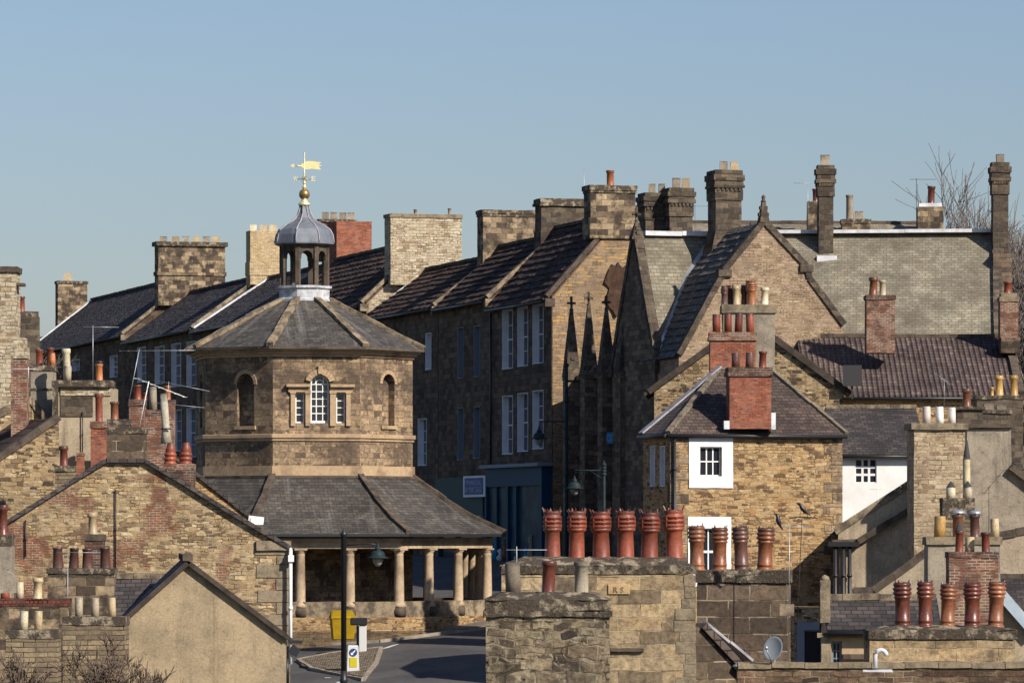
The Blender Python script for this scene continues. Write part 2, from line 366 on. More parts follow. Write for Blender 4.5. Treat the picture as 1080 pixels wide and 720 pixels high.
M['offwhite'] = plain('weathered_white_paint', (.8, .8, .8), .6, col2=(.68, .68, .69), scale=1.4, bump=.1, fine=.15)
M['slate_blue'] = slates('blue_grey_slate', [(.045, .042, .047), (.066, .062, .067), (.055, .049, .052), (.088, .082, .085)], .32, .26, lichen=((.12, .11, .105), 1.2, .58, .35), rough=.85, ms=.01, bump=.6, gap=.8, spec=.12)
M['slate_market'] = slates('market_cross_slate', [(.06, .054, .047), (.09, .08, .068), (.072, .064, .056), (.11, .098, .08)], .3, .2, lichen=((.27, .25, .19), 1.0, .55, .5), streak=((.24, .23, .2), .53, .5), rough=.7, ms=.01, bump=.8, gap=.8)
M['flags_brown'] = slates('brown_stone_flags', [(.05, .034, .032), (.085, .058, .05), (.065, .046, .042), (.11, .078, .064)], .6, .46, gapcol=(.006, .005, .005), ms=.02, lichen=((.17, .13, .1), 1.2, .56, .5), rough=.9, bump=1.0, bd=.12, spec=.12)
M['slate_green'] = slates('pale_greenish_slate', [(.22, .195, .138), (.26, .232, .168), (.19, .168, .122), (.29, .26, .192)], .3, .19, gapcol=(.1, .085, .065), ms=.014, lichen=((.42, .4, .3), .9, .5, .5), streak=((.14, .125, .1), .52, .6), rough=.9, bump=.6, gap=.75, spec=.2)
M['slate_dark'] = slates('dark_graded_slate', [(.07, .068, .066), (.11, .1, .095), (.085, .078, .07), (.15, .14, .12)], .4, .3, ms=.02, lichen=((.25, .23, .19), 1.5, .55, .5), rough=.7, bump=1.0, bd=.06)
M['pantile'] = slates('brown_pantile', [(.11, .078, .07), (.15, .11, .098), (.125, .092, .085), (.19, .145, .125)], .22, .3, ms=.006, spec=.15, gap=1.3, lichen=((.24, .19, .13), .7, .57, .4), rough=.85, bump=.8, wave=.22, bd=.04)
M['tile_brown'] = slates('brown_plain_tile', [(.065, .044, .036), (.1, .068, .054), (.08, .058, .048), (.125, .088, .068)], .28, .2, ms=.012, lichen=((.22, .17, .12), 1.2, .55, .5), rough=.85, bump=.8)
M['tile_dark'] = slates('blackish_tile', [(.05, .042, .04), (.075, .062, .056), (.1, .08, .07), (.045, .038, .036)], .28, .22, ms=.012, lichen=((.2, .175, .14), 1.4, .6, .5), rough=.85, bump=.8)
M['lead'] = plain('lead_sheet', (.2, .215, .245), .5, .2, col2=(.1, .11, .13), scale=1.6, lo=.4, hi=.7, bump=.2, fine=.2, streak=.4)
M['flashing'] = plain('pale_lead_flashing', (.72, .73, .74), .6, 0, col2=(.5, .5, .5), scale=1.4, bump=.2, fine=.2)
M['lead_blue'] = plain('blue_grey_lead', (.33, .42, .5), .6, 0, col2=(.5, .54, .56), scale=1.2, bump=.2, fine=.2)
M['gold'] = plain('gilding', (.95, .76, .3), .38, .55, col2=(.9, .82, .5), scale=3, bump=.05, fine=.05)
M['gold_dull'] = plain('dull_gilding', (.45, .3, .11), .35, .7, col2=(.3, .2, .09), scale=4, bump=.05, fine=.15)
M['black'] = plain('black_paint', (.018, .018, .02), .45, bump=.05, fine=.1)
M['iron'] = plain('dark_green_iron', (.015, .028, .03), .55, col2=(.025, .04, .042), scale=3, bump=.05, fine=.1)
M['steel'] = plain('galvanised_steel', (.42, .44, .46), .45, .6, bump=.05, fine=.1)
M['wood_dark'] = plain('dark_timber', (.045, .036, .03), .8, col2=(.09, .07, .055), scale=2, bump=.2, fine=.3)
M['glass'] = plain('dark_window_glass', (.018, .022, .028), .08, bump=.0, fine=0, spec=.6)
M['glass_blue'] = plain('shop_glass', (.01, .03, .05), .35, bump=.0, fine=0, col2=(.02, .08, .1), scale=1.2, spec=.02)
M['gable_tan'] = masonry('tan_narrow_coursed_stone', [(.3, .21, .13), (.4, .29, .19), (.24, .165, .105), (.45, .34, .23), (.34, .245, .16)], (.36, .28, .19), .36, .13, .012, .06, 2.8, .5, sfreq=.5, sth=(.5, .72), bump=.7, bd=.04, sootcol=(.14, .1, .075), second=(.26, .09))
M['shop_blue'] = plain('blue_shopfront_paint', (.01, .05, .085), .6, col2=(.01, .045, .1), scale=1, bump=.05, fine=.1)
M['shop_green'] = plain('green_shopfront_paint', (.02, .055, .055), .6, bump=.05, fine=.1)
M['sign_blue'] = plain('blue_signboard', (.02, .06, .19), .5, bump=.02, fine=.08)
M['sign_cyan'] = plain('bright_blue_signboard', (.03, .3, .55), .5, bump=.02, fine=.08)
M['grey_paint'] = plain('grey_window_paint', (.2, .23, .26), .6, bump=.05, fine=.1)
M['yellow'] = plain('yellow_plastic', (.36, .23, .01), .5, col2=(.26, .17, .01), scale=3, bump=.05, fine=.12)
M['yellow_green'] = plain('faded_yellow_panel', (.52, .46, .02), .5, bump=.02, fine=.1)
M['plastic_white'] = plain('white_plastic', (.6, .6, .58), .45, bump=.05, fine=.1)
M['pot_red'] = pot('orange_red_terracotta', (.3, .075, .038), (.15, .045, .03))
M['pot_orange'] = pot('orange_terracotta', (.55, .2, .07), (.4, .13, .06))
M['pot_brown'] = pot('salt_glazed_brown', (.12, .036, .026), (.2, .065, .04), .32)
M['pot_dark'] = pot('dark_brown_glaze', (.1, .05, .04), (.17, .075, .055), .38)
M['pot_tanorange'] = pot('glazed_tan_orange', (.32, .12, .05), (.14, .055, .034), .4)
M['pot_buff'] = pot('buff_clay', (.6, .48, .28), (.45, .35, .2))
M['pot_cream'] = pot('cream_clay', (.72, .65, .45), (.6, .5, .33))
M['pot_yellow'] = pot('yellow_clay', (.62, .4, .13), (.5, .3, .1), .4)
M['pot_white'] = pot('white_clay', (.78, .73, .66), (.68, .62, .55))
M['pot_grey'] = pot('grey_stone_clay', (.2, .17, .13), (.32, .27, .2), .9)
M['pot_drab'] = pot('drab_clay', (.4, .35, .26), (.25, .2, .15), .9)
M['soot'] = plain('flue_soot', (.012, .011, .01), .95, bump=.1, fine=.2)
M['bark'] = plain('bare_twig_bark', (.12, .085, .065), .9, col2=(.2, .15, .11), scale=2, bump=.3, fine=.3)
M['bark_far'] = plain('grey_bark', (.13, .11, .1), .9, col2=(.2, .17, .15), scale=1, bump=.2, fine=.2)
M['feathers'] = plain('black_feathers', (.012, .012, .015), .4, bump=.2, fine=.2)
M['asphalt'] = plain('asphalt', (.075, .072, .072), .9, col2=(.115, .108, .104), scale=.35, bump=.3, fine=.35)
M['kerb'] = plain('kerb_stone', (.34, .29, .22), .9, col2=(.22, .19, .15), scale=1.5, bump=.3, fine=.35)
M['pavement'] = masonry('paving_flags', [(.2, .17, .14), (.26, .22, .17), (.18, .155, .125)], (.09, .08, .065), .6, .45, .015, .01, 2, .4, bump=.3, bd=.01)
M['setts'] = masonry('cobble_setts', [(.34, .27, .19), (.22, .17, .12), (.42, .35, .25), (.16, .12, .09)], (.08, .065, .05), .18, .14, .025, .04, 4, .2, bump=.9, bd=.04)
M['grass'] = plain('rough_grass', (.06, .075, .025), .95, col2=(.11, .09, .045), scale=.3, bump=.4, bd=.05, fine=.4)
M['mark'] = plain('road_paint', (.7, .7, .68), .7, col2=(.45, .44, .42), scale=4, bump=.1, fine=.25)
M['lettering_pale'] = plain('pale_lettering', (.35, .42, .55), .6, bump=0, fine=.1)
M['pale_dish'] = plain('grey_dish', (.19, .22, .25), .5, bump=.02, fine=.1)
M['globe'] = plain('frosted_lamp_glass', (.3, .28, .25), .3, bump=.0, fine=.05)
M['brick_band'] = masonry('red_header_band', [(.18, .05, .035), (.12, .04, .03), (.22, .065, .045)], (.08, .06, .05), .12, .2, .02, .02, 3, .4)
M['rubble_brown'] = masonry('brown_mixed_rubble', [(.1, .06, .045), (.2, .13, .085), (.3, .21, .13), (.15, .09, .06), (.24, .15, .1)], (.3, .24, .17), .34, .11, .014, .08, 3.5, .5, sfreq=1.2, sth=(.5, .66), bump=.9, bd=.04, fine=.6)
M['rubble_pale'] = masonry('pale_rubble_courses', [(.42, .32, .2), (.52, .41, .27), (.36, .26, .16), (.56, .45, .3), (.3, .21, .13)], (.42, .33, .22), .42, .16, .012, .1, 2.8, .5, sfreq=.8, sth=(.52, .7), bump=.8, bd=.04, sootcol=(.18, .13, .09), second=(.3, .11))
M['old_lead'] = plain('old_lead', (.42, .41, .43), .7, 0, col2=(.25, .24, .25), scale=3, bump=.3, fine=.4)
M['coping_mid'] = plain('dull_hip_mortar', (.24, .2, .145), .95, col2=(.13, .105, .08), scale=3, bump=.5, bd=.03, fine=.5)
M['gable_soft'] = masonry('worn_patchy_gable_stone', [(.25, .175, .11), (.3, .215, .135), (.36, .25, .15), (.28, .2, .13), (.42, .27, .12)], (.33, .25, .16), .4, .15, .012, .14, 2.5, .5, sfreq=.5, sth=(.5, .7), bump=.7, bd=.04, sootcol=(.12, .09, .065), lichen=((.55, .38, .16), .9, .58, .5))
M['lead_base'] = plain('streaked_pale_lead', (.58, .59, .6), .7, 0, col2=(.3, .31, .33), scale=4, bump=.3, fine=.4)
M['carving'] = plain('carved_block_stone', (.52, .37, .2), .9, col2=(.42, .28, .14), scale=6, bump=.6, bd=.02, fine=.4)
M['brown_sign'] = plain('dark_board', (.05, .05, .05), .7, bump=.05, fine=.15)
M['ivy'] = plain('dead_ivy_mass', (.06, .035, .025), .95, col2=(.1, .06, .04), scale=3, bump=.8, bd=.05, fine=.6)
SKYSTR=.066
SUNSTR=5.0
EXPO=0.35
SKYSAT=.95
SKYTINT=(.84,.92,1.18)
# ------------------------------------------------------------------ chimney pots
RINGED = [(.92, 0), (.96, .02), (.9, .05), (.8, .06), (.8, .12), (.86, .13), (.86, .15), (.8, .16), (.76, .4), (.78, .6), (.9, .62), (.9, .645), (.8, .66), (.86, .68), (1, .7), (1, .73), (.88, .75), (.88, .77), (1, .79), (1, .82), (.86, .84), (.86, .86), (.95, .88), (.93, .91), (.8, .94), (.66, .93), (.62, .5)]
CROWN = [(.86, 0), (.8, .03), (.76, .3), (.72, .5), (.8, .52), (.94, .54), (.94, .575), (.84, .59), (1, .605), (1, .64), (.82, .65), (.82, .675), (1, .685), (1, .72), (.82, .73), (.82, .755), (.98, .765), (.98, .8), (.84, .815), (.86, .85), (.92, .88), (.86, .91), (.7, .9), (.66, .5)]
PROF = {
    'plain': [(.94, 0), (.86, .03), (.82, .84), (.94, .86), (1, .9), (1, .96), (.94, 1), (.74, 1), (.7, .5)],
    'cyl': [(.95, 0), (.93, .5), (.92, .97), (.88, 1), (.74, 1), (.7, .5)],
    'taper': [(1, 0), (.95, .08), (.78, .9), (.88, .92), (.88, 1), (.66, 1), (.62, .5)],
    'waist': [(1, 0), (1, .06), (.82, .1), (.72, .78), (.95, .82), (1, .88), (.9, .94), (.9, 1), (.7, 1), (.62, .5)],
    'beehive': [(1, 0), (1, .12), (.88, .14), (.88, .2), (1, .22), (1, .32), (.84, .34), (.84, .4), (.96, .42), (.96, .52), (.8, .54), (.8, .6), (.84, .62), (.66, .8), (.55, .94), (.52, 1), (.4, 1), (.36, .5)],
    'ringed': RINGED, 'crown': CROWN,
}
def pot(parent, kind, c, w, h, mat, cowl=None):
    c = Vector(c) + Vector((random.uniform(-.015, .015), random.uniform(-.03, .03), -.03)); h += .03
    tilt = Matrix.Rotation(R(random.uniform(-2.4, 2.4)), 3, 'Y')
    mb = MB()
    if kind == 'block':
        fr = FrO((c.x, c.y), 0)
        mb.box(fr, -w / 2, w / 2, -w / 2, w / 2, c.z, c.z + h)
        return build('chimney_pot', mb, M[mat], parent, rough=(.02, .2, 3))
    r = w / 2 * random.uniform(.96, 1.03); h *= random.uniform(.97, 1.03)
    mb.lathe([(a * r, b * h) for a, b in PROF[kind]], c, 22, tilt=tilt)
    if kind in ('crown', 'ringed'):
        n = 8; a0 = random.random()
        hi, ro, z0 = (.11, 1.03, .86) if kind == 'crown' else (.08, .9, .9)
        for k in range(n):
            t = a0 + 2 * math.pi * k / n; d = .22
            pts = []
            for tt, rr, zz in ((t - d, .84, z0), (t + d, .84, z0), (t + random.uniform(-.08, .08), ro * random.uniform(.94, 1.05), min(1.0, z0 + hi * random.uniform(.45, 1.25)))):
                p = Vector((math.sin(tt) * rr * r, -math.cos(tt) * rr * r, zz * h)); p.rotate(tilt); pts.append(c + p)
            inn = Vector((-math.sin(t), math.cos(t), 0)) * r * .1
            mb.prism(pts, inn)
    if kind == 'crown':
        for k in range(6):
            t = k * math.pi / 3 + .3
            for zz in (.59, .65, .73):
                p = Vector((math.sin(t) * r * .9, -math.cos(t) * r * .9, zz * h)); p.rotate(tilt)
                q = p + Vector((0, 0, .05 * h)); mb.beam(c + p, c + q, r * .16, r * .16)
    o = build('chimney_pot', mb, M[mat], parent)
    if cowl == 'cone':
        m2 = MB(); m2.lathe([(r * 1.0, 0), (r * .9, h * .02), (.03, h * .45), (.0, h * .47)], c + Vector((0, 0, h * .98)), 14)
        build('cowl', m2, M['brown_sign'], o if not parent.parent else parent)
    elif cowl == 'gothic':       # pointed clay head with a dark triangular mouth
        m2 = MB(); m2.lathe([(r * .9, 0), (r * 1.02, h * .04), (r * .8, h * .1), (.0, h * .34)], c + Vector((0, 0, h * .99)), 14)
        build('cowl', m2, M[mat], o if not parent.parent else parent)
    elif cowl == 'mush':
        m2 = MB(); m2.lathe([(r * 1.2, 0), (r * 1.2, h * .05), (r * .8, h * .14), (0, h * .17)], c + Vector((0, 0, h * 1.04)), 16)
        m2.tube([c + Vector((0, 0, h * .8)), c + Vector((0, 0, h * 1.08))], r * .2, 6)
        build('cowl', m2, M['steel'], o if not parent.parent else parent)
    elif cowl == 'black':
        m2 = MB(); m2.lathe([(r * .8, 0), (r * .95, h * .05), (r * .9, h * .14), (0, h * .2)], c + Vector((0, 0, h)), 16)
        build('cowl', m2, M['black'], o if not parent.parent else parent)
    return o

def chimney(parent, Y, x0, x1, yt, yb, depth, mat, a=0, cap=None, capm='cap_stone', pots=(), vp=.5, rough=None, caprough=None, ground=False, name='chimney', mound=0, neck=None):
    """parent a house, or None with ground=True via stack()"""
    fr = Fr((x0 + x1) / 2, Y, a)
    u0, zt = fr.uz(x0, yt); u1, _ = fr.uz(x1, yt); _, zb = fr.uz(x0, yb)
    if ground: zb = g(fr.o.x, fr.o.y) - .4
    if rough is None: rough = (.018, .6, 1.6) if 'brick' not in mat else (.008, .6, 1.6)
    mb = MB(); mb.box(fr, u0, u1, 0, depth, max(zb, zt - 9), zt)
    if zb < zt - 9: mb.box(fr, u0 - .02, u1 + .02, -.02, depth + .02, zb, zt - 9.002)
    if neck:                                   # a narrower / wider lower part: (y, proud px)
        for (ya, yb2, pr) in neck:
            za, zb2 = fr.uz(x0, ya)[1], fr.uz(x0, yb2)[1]; d = pr * Y / F
            mb.box(fr, u0 - d, u1 + d, -d, depth + d, zb2, za)
    body = build(name, mb, M[mat], parent, rough=rough)
    sub = body if name == 'chimney' else parent
    for (ya, yb2, pr) in (cap or []):
        za, zb2 = fr.uz(x0, ya)[1], fr.uz(x0, yb2)[1]; d = pr * Y / F
        m2 = MB(); m2.box(fr, u0 - d, u1 + d, -d, depth + d, zb2 + .002, za)
        build('chimney_cap', m2, M[capm], sub, rough=caprough or (.025, .35, 2.5))
    ztop = fr.uz(x0, min([c[0] for c in cap]) if cap else yt)[1]
    if mound:
        m2 = MB(); i = .12 * (u1 - u0)
        top = [fr.L(u0 + i, depth * .25, ztop + mound), fr.L(u1 - i, depth * .25, ztop + mound), fr.L(u1 - i, depth * .75, ztop + mound), fr.L(u0 + i, depth * .75, ztop + mound)]
        bot = [fr.L(u0 - .02, -.02, ztop - .02), fr.L(u1 + .02, -.02, ztop - .02), fr.L(u1 + .02, depth, ztop - .02), fr.L(u0 - .02, depth, ztop - .02)]
        m2.add(bot + top, [[0, 1, 2, 3], [4, 5, 6, 7], [0, 1, 5, 4], [1, 2, 6, 5], [2, 3, 7, 6], [3, 0, 4, 7]])
        build('flaunching', m2, M[capm], sub, rough=(.05, .22, 3.5)); ztop += mound
    for p in pots:
        kind, xc, yp, wpx, pm = p[:5]
        v = depth * (p[6] if len(p) > 6 and p[6] is not None else vp); cw = p[5] if len(p) > 5 else None
        u, z = fr.uz(xc, yp, v); zb_ = ztop if len(p) < 8 else fr.uz(xc, p[7], v)[1]
        pot(sub, kind, fr.L(u, v, zb_), wpx * (Y + v) / F, z - zb_, pm, cw)
    return body, fr
def stack(label, Y, x0, x1, yt, depth, mat, a=0, group=None, cat='chimney', nm='chimney_stack', **kw):
    fr = Fr((x0 + x1) / 2, Y, a); o = fr.L(0, depth / 2, 0); o.z = g(o.x, o.y)
    t = thing(nm, label, cat, o, group)
    b, fr = chimney(t, Y, x0, x1, yt, 0, depth, mat, a=a, ground=True, name='shaft', **kw)
    return t, fr

# ------------------------------------------------------------------ windows
def window(parent, wall, fr, x0, y0, x1, y1, v=0.0, nx=2, ny=2, reveal=.16, frame='white', fw=.06, bar=.025, lining=None, surround=None, sw=.0, sproud=.03, glass='glass', sill=True, name='window', mid=True):
    ua, zt = fr.uz(x0, y0, v); ub, zb = fr.uz(x1, y1, v)
    zt = (fr.uz(x0, y0, v)[1] + fr.uz(x1, y0, v)[1]) / 2; zb = (fr.uz(x0, y1, v)[1] + fr.uz(x1, y1, v)[1]) / 2
    if ua > ub: ua, ub = ub, ua
    if wall:
        c = MB(); c.box(fr, ua, ub, v - .3, v + reveal + .12, zb, zt); carve(wall, c)
    f = MB(); r = v + reveal; e = .003
    ia, ib, ja, jb = ua + e, ub - e, zb + e, zt - e
    f.box(fr, ia, ia + fw, r, r + .07, ja, jb); f.box(fr, ib - fw, ib, r, r + .07, ja, jb)
    f.box(fr, ia + fw, ib - fw, r, r + .07, ja, ja + fw); f.box(fr, ia + fw, ib - fw, r, r + .07, jb - fw, jb)
    W_, H_ = ib - ia - 2 * fw, jb - ja - 2 * fw
    for i in range(1, nx): f.box(fr, ia + fw + W_ * i / nx - bar / 2, ia + fw + W_ * i / nx + bar / 2, r + .012, r + .05, ja + fw, jb - fw)
    for i in range(1, ny):
        b = bar * (1.9 if (mid and ny % 2 == 0 and i == ny // 2) else 1)
        f.box(fr, ia + fw, ib - fw, r + .010, r + .054, ja + fw + H_ * i / ny - b / 2, ja + fw + H_ * i / ny + b / 2)
    w = build(name, f, M[frame], parent)
    p = MB(); p.box(fr, ia + fw * .5, ib - fw * .5, r + .045, r + .06, ja + fw * .5, jb - fw * .5); build('pane', p, M[glass], w)
    if lining:
        l = MB(); t = .03
        l.box(fr, ia, ia + t, v - .02, r - .002, ja, jb); l.box(fr, ib - t, ib, v - .02, r - .002, ja, jb); l.box(fr, ia + t, ib - t, v - .02, r - .002, jb - t, jb); l.box(fr, ia + t, ib - t, v - .05, r - .002, ja, ja + t)
        build('lining', l, M[lining], w)
    if surround:
        l = MB(); b0, b1 = v - sproud, v - .002
        l.box(fr, ua - sw, ua, b0, b1, zb - sw, zt + sw); l.box(fr, ub, ub + sw, b0, b1, zb - sw, zt + sw)
        l.box(fr, ua, ub, b0, b1, zt, zt + sw); l.box(fr, ua, ub, b0, b1, zb - sw, zb)
        build('surround', l, M[surround], w, rough=(.012, .4, 3))
    return w

# ------------------------------------------------------------------ roofs and houses
def rslab(mb, a, b, c, d, th=.12, lift=.004):
    a, b, c, d = map(Vector, (a, b, c, d)); n = (b - a).cross(d - a).normalized()
    if n.z < 0: n = -n
    k = n * (lift + th); mb.prism([a + k, b + k, c + k, d + k], -n * th)
def courses(mb, a, b, c, d, ch=.45, t=.05, seg=.7, base=.125):
    a, b, c, d = map(Vector, (a, b, c, d)); n = (b - a).cross(d - a).normalized()
    if n.z < 0: n = -n
    N = max(2, round((d - a).length / ch)); S = max(1, round((b - a).length / seg))
    for i in range(N):
        o = random.random() * .8
        for j in range(S + 1):
            s0, s1 = max(0, (j - o) / S), min(1, (j + 1 - o) / S)
            if s1 - s0 < .01: continue
            s1 -= .006
            f0, f1 = i / N - .04 / N + random.uniform(-.05, .05) / N, (i + 1) / N
            l0, l1 = base + t + random.uniform(-.012, .015), base + .004
            p = a.lerp(b, s0).lerp(d.lerp(c, s0), f0); q = a.lerp(b, s1).lerp(d.lerp(c, s1), f0); r = a.lerp(b, s1).lerp(d.lerp(c, s1), f1); u = a.lerp(b, s0).lerp(d.lerp(c, s0), f1)
            mb.add([p + n * l0, q + n * l0, r + n * l1, u + n * l1, p + n * (base - .02), q + n * (base - .02)], [[0, 1, 2, 3], [0, 1, 5, 4], [0, 4, 3], [1, 5, 2]])
def roof_build(parent, mb, mat, name='roof'): return build(name, mb, M[mat], parent, rough=(.045, 1.0, .45))

def gable_house(name, label, cat, fr, out, depth, wallm, roofm, zb=None, cop=None, copw=.3, ridge=True, ov=.1, eave_ov=.12, group=None, th=.13, skip=(), copback=False, wrough=None):
    """gable on plane v=0; out = photo points of the gable outline from left eave over the apex to right eave"""
    q = [fr.uz(x, y) for x, y in out]
    um = sum(p[0] for p in q) / len(q); o = fr.L(um, depth / 2, 0); gz = g(o.x, o.y); o.z = gz if zb is None else zb
    t = thing(name, label, cat, o, group); z0 = o.z - .3
    mb = MB(); pts = [fr.L(q[0][0], 0, z0)] + [fr.L(u, 0, z) for u, z in q] + [fr.L(q[-1][0], 0, z0)]
    mb.prism(pts, fr.v * depth)
    wall = build('wall', mb, M[wallm], t, rough=wrough)
    rb = MB(); cb = MB(); n = 0
    ia = max(range(len(q)), key=lambda i: q[i][1])
    for i in range(len(q) - 1):
        (ua, za), (ub, zb_) = q[i], q[i + 1]
        if i in skip or abs(ub - ua) < .05: continue
        sl = (zb_ - za) / (ub - ua)
        a_, b_ = ua, ub; zaa, zbb = za, zb_
        if i == 0 and zb_ > za: a_ -= eave_ov; zaa -= sl * eave_ov
        if i == len(q) - 2 and zb_ < za: b_ += eave_ov; zbb += sl * eave_ov
        v0 = .3 if cop else -ov
        rslab(rb, fr.L(a_, v0, zaa), fr.L(b_, v0, zbb), fr.L(b_, depth + .05, zbb), fr.L(a_, depth + .05, zaa), th)
        if cop:
            up = Vector((0, 0, 1))
            for vv in ((.11,) if not copback else (.11, depth - .1)):
                cb.beam(fr.L(a_, vv, zaa + .12), fr.L(b_, vv, zbb + .12), copw + .04, .24, seg=.9, jit=.012)
    roof = roof_build(t, rb, roofm)
    if cop: build('coping', cb, M[cop], t)
    if ridge:
        u, z = q[ia]; r = MB(); r.beam(fr.L(u, (.3 if cop else -ov), z + .17), fr.L(u, depth, z + .17), .26, .16, seg=.45, jit=.01)
        build('ridge_tiles', r, M['coping_dark'], t)
    return t, wall, roof

def facing_house(name, label, cat, fr, x0, x1, ye, yr, run, wallm, roofm, back=None, zb=None, ridgem='coping_dark', group=None, ov=.2, th=.13, copL=None, copR=None, gut=True, xr0=None, xr1=None, cat_=None):
    """eaves on plane v=0 facing the viewer, ridge on plane v=run"""
    back = back or run
    ua, ze = fr.uz(x0, ye); ub, _ = fr.uz(x1, ye); zr = fr.uz((x0 + x1) / 2, yr, run)[1]; ze = fr.uz((x0 + x1) / 2, ye)[1]
    o = fr.L((ua + ub) / 2, run, 0); o.z = g(o.x, o.y) if zb is None else zb
    t = thing(name, label, cat, o, group); z0 = o.z - .3
    sl = (zr - ze) / run; zk = zr - sl * back
    mb = MB(); mb.prism([fr.L(ua, 0, z0), fr.L(ua, 0, ze), fr.L(ua, run, zr), fr.L(ua, run + back, zk), fr.L(ua, run + back, z0)], fr.u * (ub - ua))
    wall = build('wall', mb, M[wallm], t)
    rb = MB()
    rslab(rb, fr.L(ua - .05, -ov, ze - sl * ov), fr.L(ub + .05, -ov, ze - sl * ov), fr.L(ub + .05, run, zr), fr.L(ua - .05, run, zr), th)
    rslab(rb, fr.L(ua - .05, run + back + .1, zk - sl * .1), fr.L(ub + .05, run + back + .1, zk - sl * .1), fr.L(ub + .05, run, zr), fr.L(ua - .05, run, zr), th)
    roof = roof_build(t, rb, roofm)
    r = MB(); r.beam(fr.L(ua - .05, run, zr + .16), fr.L(ub + .05, run, zr + .16), .32, .16, seg=.5, jit=.01); build('ridge_tiles', r, M[ridgem], t)
    if gut:
        q = MB(); q.tube([fr.L(ua - .05, -ov - .08, ze - sl * ov + .01), fr.L(ub + .05, -ov - .08, ze - sl * ov + .01)], .065, 8); build('gutter', q, M['black'], t)
    for uu, m in ((ua, copL), (ub, copR)):
        if m:
            c = MB(); c.beam(fr.L(uu, -ov, ze - sl * ov + .2), fr.L(uu, run, zr + .2), .34, .24, seg=.9, jit=.01); build('coping', c, M[m], t)
    return t, wall, roof, (ua, ub, ze, zr)

# ------------------------------------------------------------------ small things
def downpipe(parent, pts, r=.05, mat='black'):
    mb = MB(); mb.tube(pts, r, 8)
    for a, b in zip(pts, pts[1:]):
        a, b = Vector(a), Vector(b)
        if abs((b - a).normalized().z) > .9:
            n = max(1, int((b - a).length / 1.8))
            for i in range(n): c = a.lerp(b, (i + .5) / n); mb.tube([c - Vector((0, 0, .05)), c + Vector((0, 0, .05))], r * 1.35, 8)
    return build('drainpipe', mb, M[mat], parent)
def aerial(label, px, yb, yt, Y, yaw=20, blen=1.2, n=8, el=.5, r=.014, mat='steel', vert=False, pxt=None, blade=0.0, second=None, group='television aerials on the chimneys'):
    r *= .5
    b = W(px, yb, Y); tp = W(pxt if pxt is not None else px, yt, Y)
    t = thing('television_aerial', label, 'aerial', b, group)
    m = MB(); m.tube([b, tp], r * 1.3, 6); build('mast', m, M[mat], t)
    d = Vector((math.cos(R(yaw)), math.sin(R(yaw)), 0)); s = Vector((-d.y, d.x, 0)) if not vert else Vector((0, 0, 1))
    m = MB(); c = tp - Vector((0, 0, .06)); d2 = (d + Vector((0, 0, blade))).normalized()
    m.tube([c - d2 * blen * .25, c + d2 * blen * .75], r, 6)
    for i in range(n):
        k = c + d2 * (-.25 + i / (n - 1)) * blen; e = el * (.5 if i else .62) * (1 - .02 * i); m.tube([k - s * e, k + s * e], r * .55, 5)
    build('antenna', m, M[mat], t)
    return t
def crow(label, px, py, Y, dirx=1, s=1.0, pitch=0):
    c = W(px, py, Y)      # feet
    t = thing('bird', label, 'bird', c, 'black birds perched among the chimneys')
    mb = MB(); X = Vector((dirx, 0, 0)); Z = Vector((0, 0, 1))
    def p(x, z): 
        q = Vector((x * math.cos(pitch) - z * math.sin(pitch), 0, x * math.sin(pitch) + z * math.cos(pitch))); return c + X * q.x * s + Z * (q.z) * s + Z * .06 * s
    mb.tube([p(.27, .2), p(.22, .21), p(.18, .215), p(.14, .22), p(.08, .19), p(.0, .12), (p(-.1, .07)), p(-.17, .04), p(-.24, .02), p(-.32, .0)],
            [x * s for x in (.004, .018, .04, .048, .062, .078, .068, .04, .03, .02)], 10)
    o = build('body', mb, M['feathers'], t)
    m = MB()
    for sd in (-.03, .03):
        m.tube([c + Vector((0, sd * s, .09 * s)), c + Vector((dirx * .01, sd * s, 0))], .007 * s, 5); m.tube([c + Vector((0, sd * s, .005)), c + Vector((dirx * .05 * s, sd * s, .005))], .006 * s, 5)
    build('leg', m, M['feathers'], t)
    return t
def text_part(body, p, u, w, h, depth, mat, parent, name='lettering'):
    """letters facing -v; p = lower left corner"""
    cu = bpy.data.curves.new('t', 'FONT'); cu.body = body; cu.extrude = .5; cu.resolution_u = 2
    o = bpy.data.objects.new('t', cu); COL.objects.link(o); bpy.context.view_layer.update()
    me = bpy.data.meshes.new_from_object(o.evaluated_get(bpy.context.evaluated_depsgraph_get()))
    bpy.data.objects.remove(o)
    xs = [v.co.x for v in me.vertices]; ys = [v.co.y for v in me.vertices]
    x0, x1, y0, y1 = min(xs), max(xs), min(ys), max(ys); base = root_of(parent).location; n = Vector((-u.y, u.x, 0))
    for v in me.vertices:
        a = (v.co.x - x0) / (x1 - x0) * w; b = (v.co.y - y0) / (y1 - y0) * h
        v.co = Vector(p) + u * a + Vector((0, 0, b)) - n * (v.co.z * depth + depth * .5) - base
    me.materials.clear(); me.materials.append(M[mat]); me.name = name
    q = bpy.data.objects.new(name, me); COL.objects.link(q); q.parent = parent
    return q
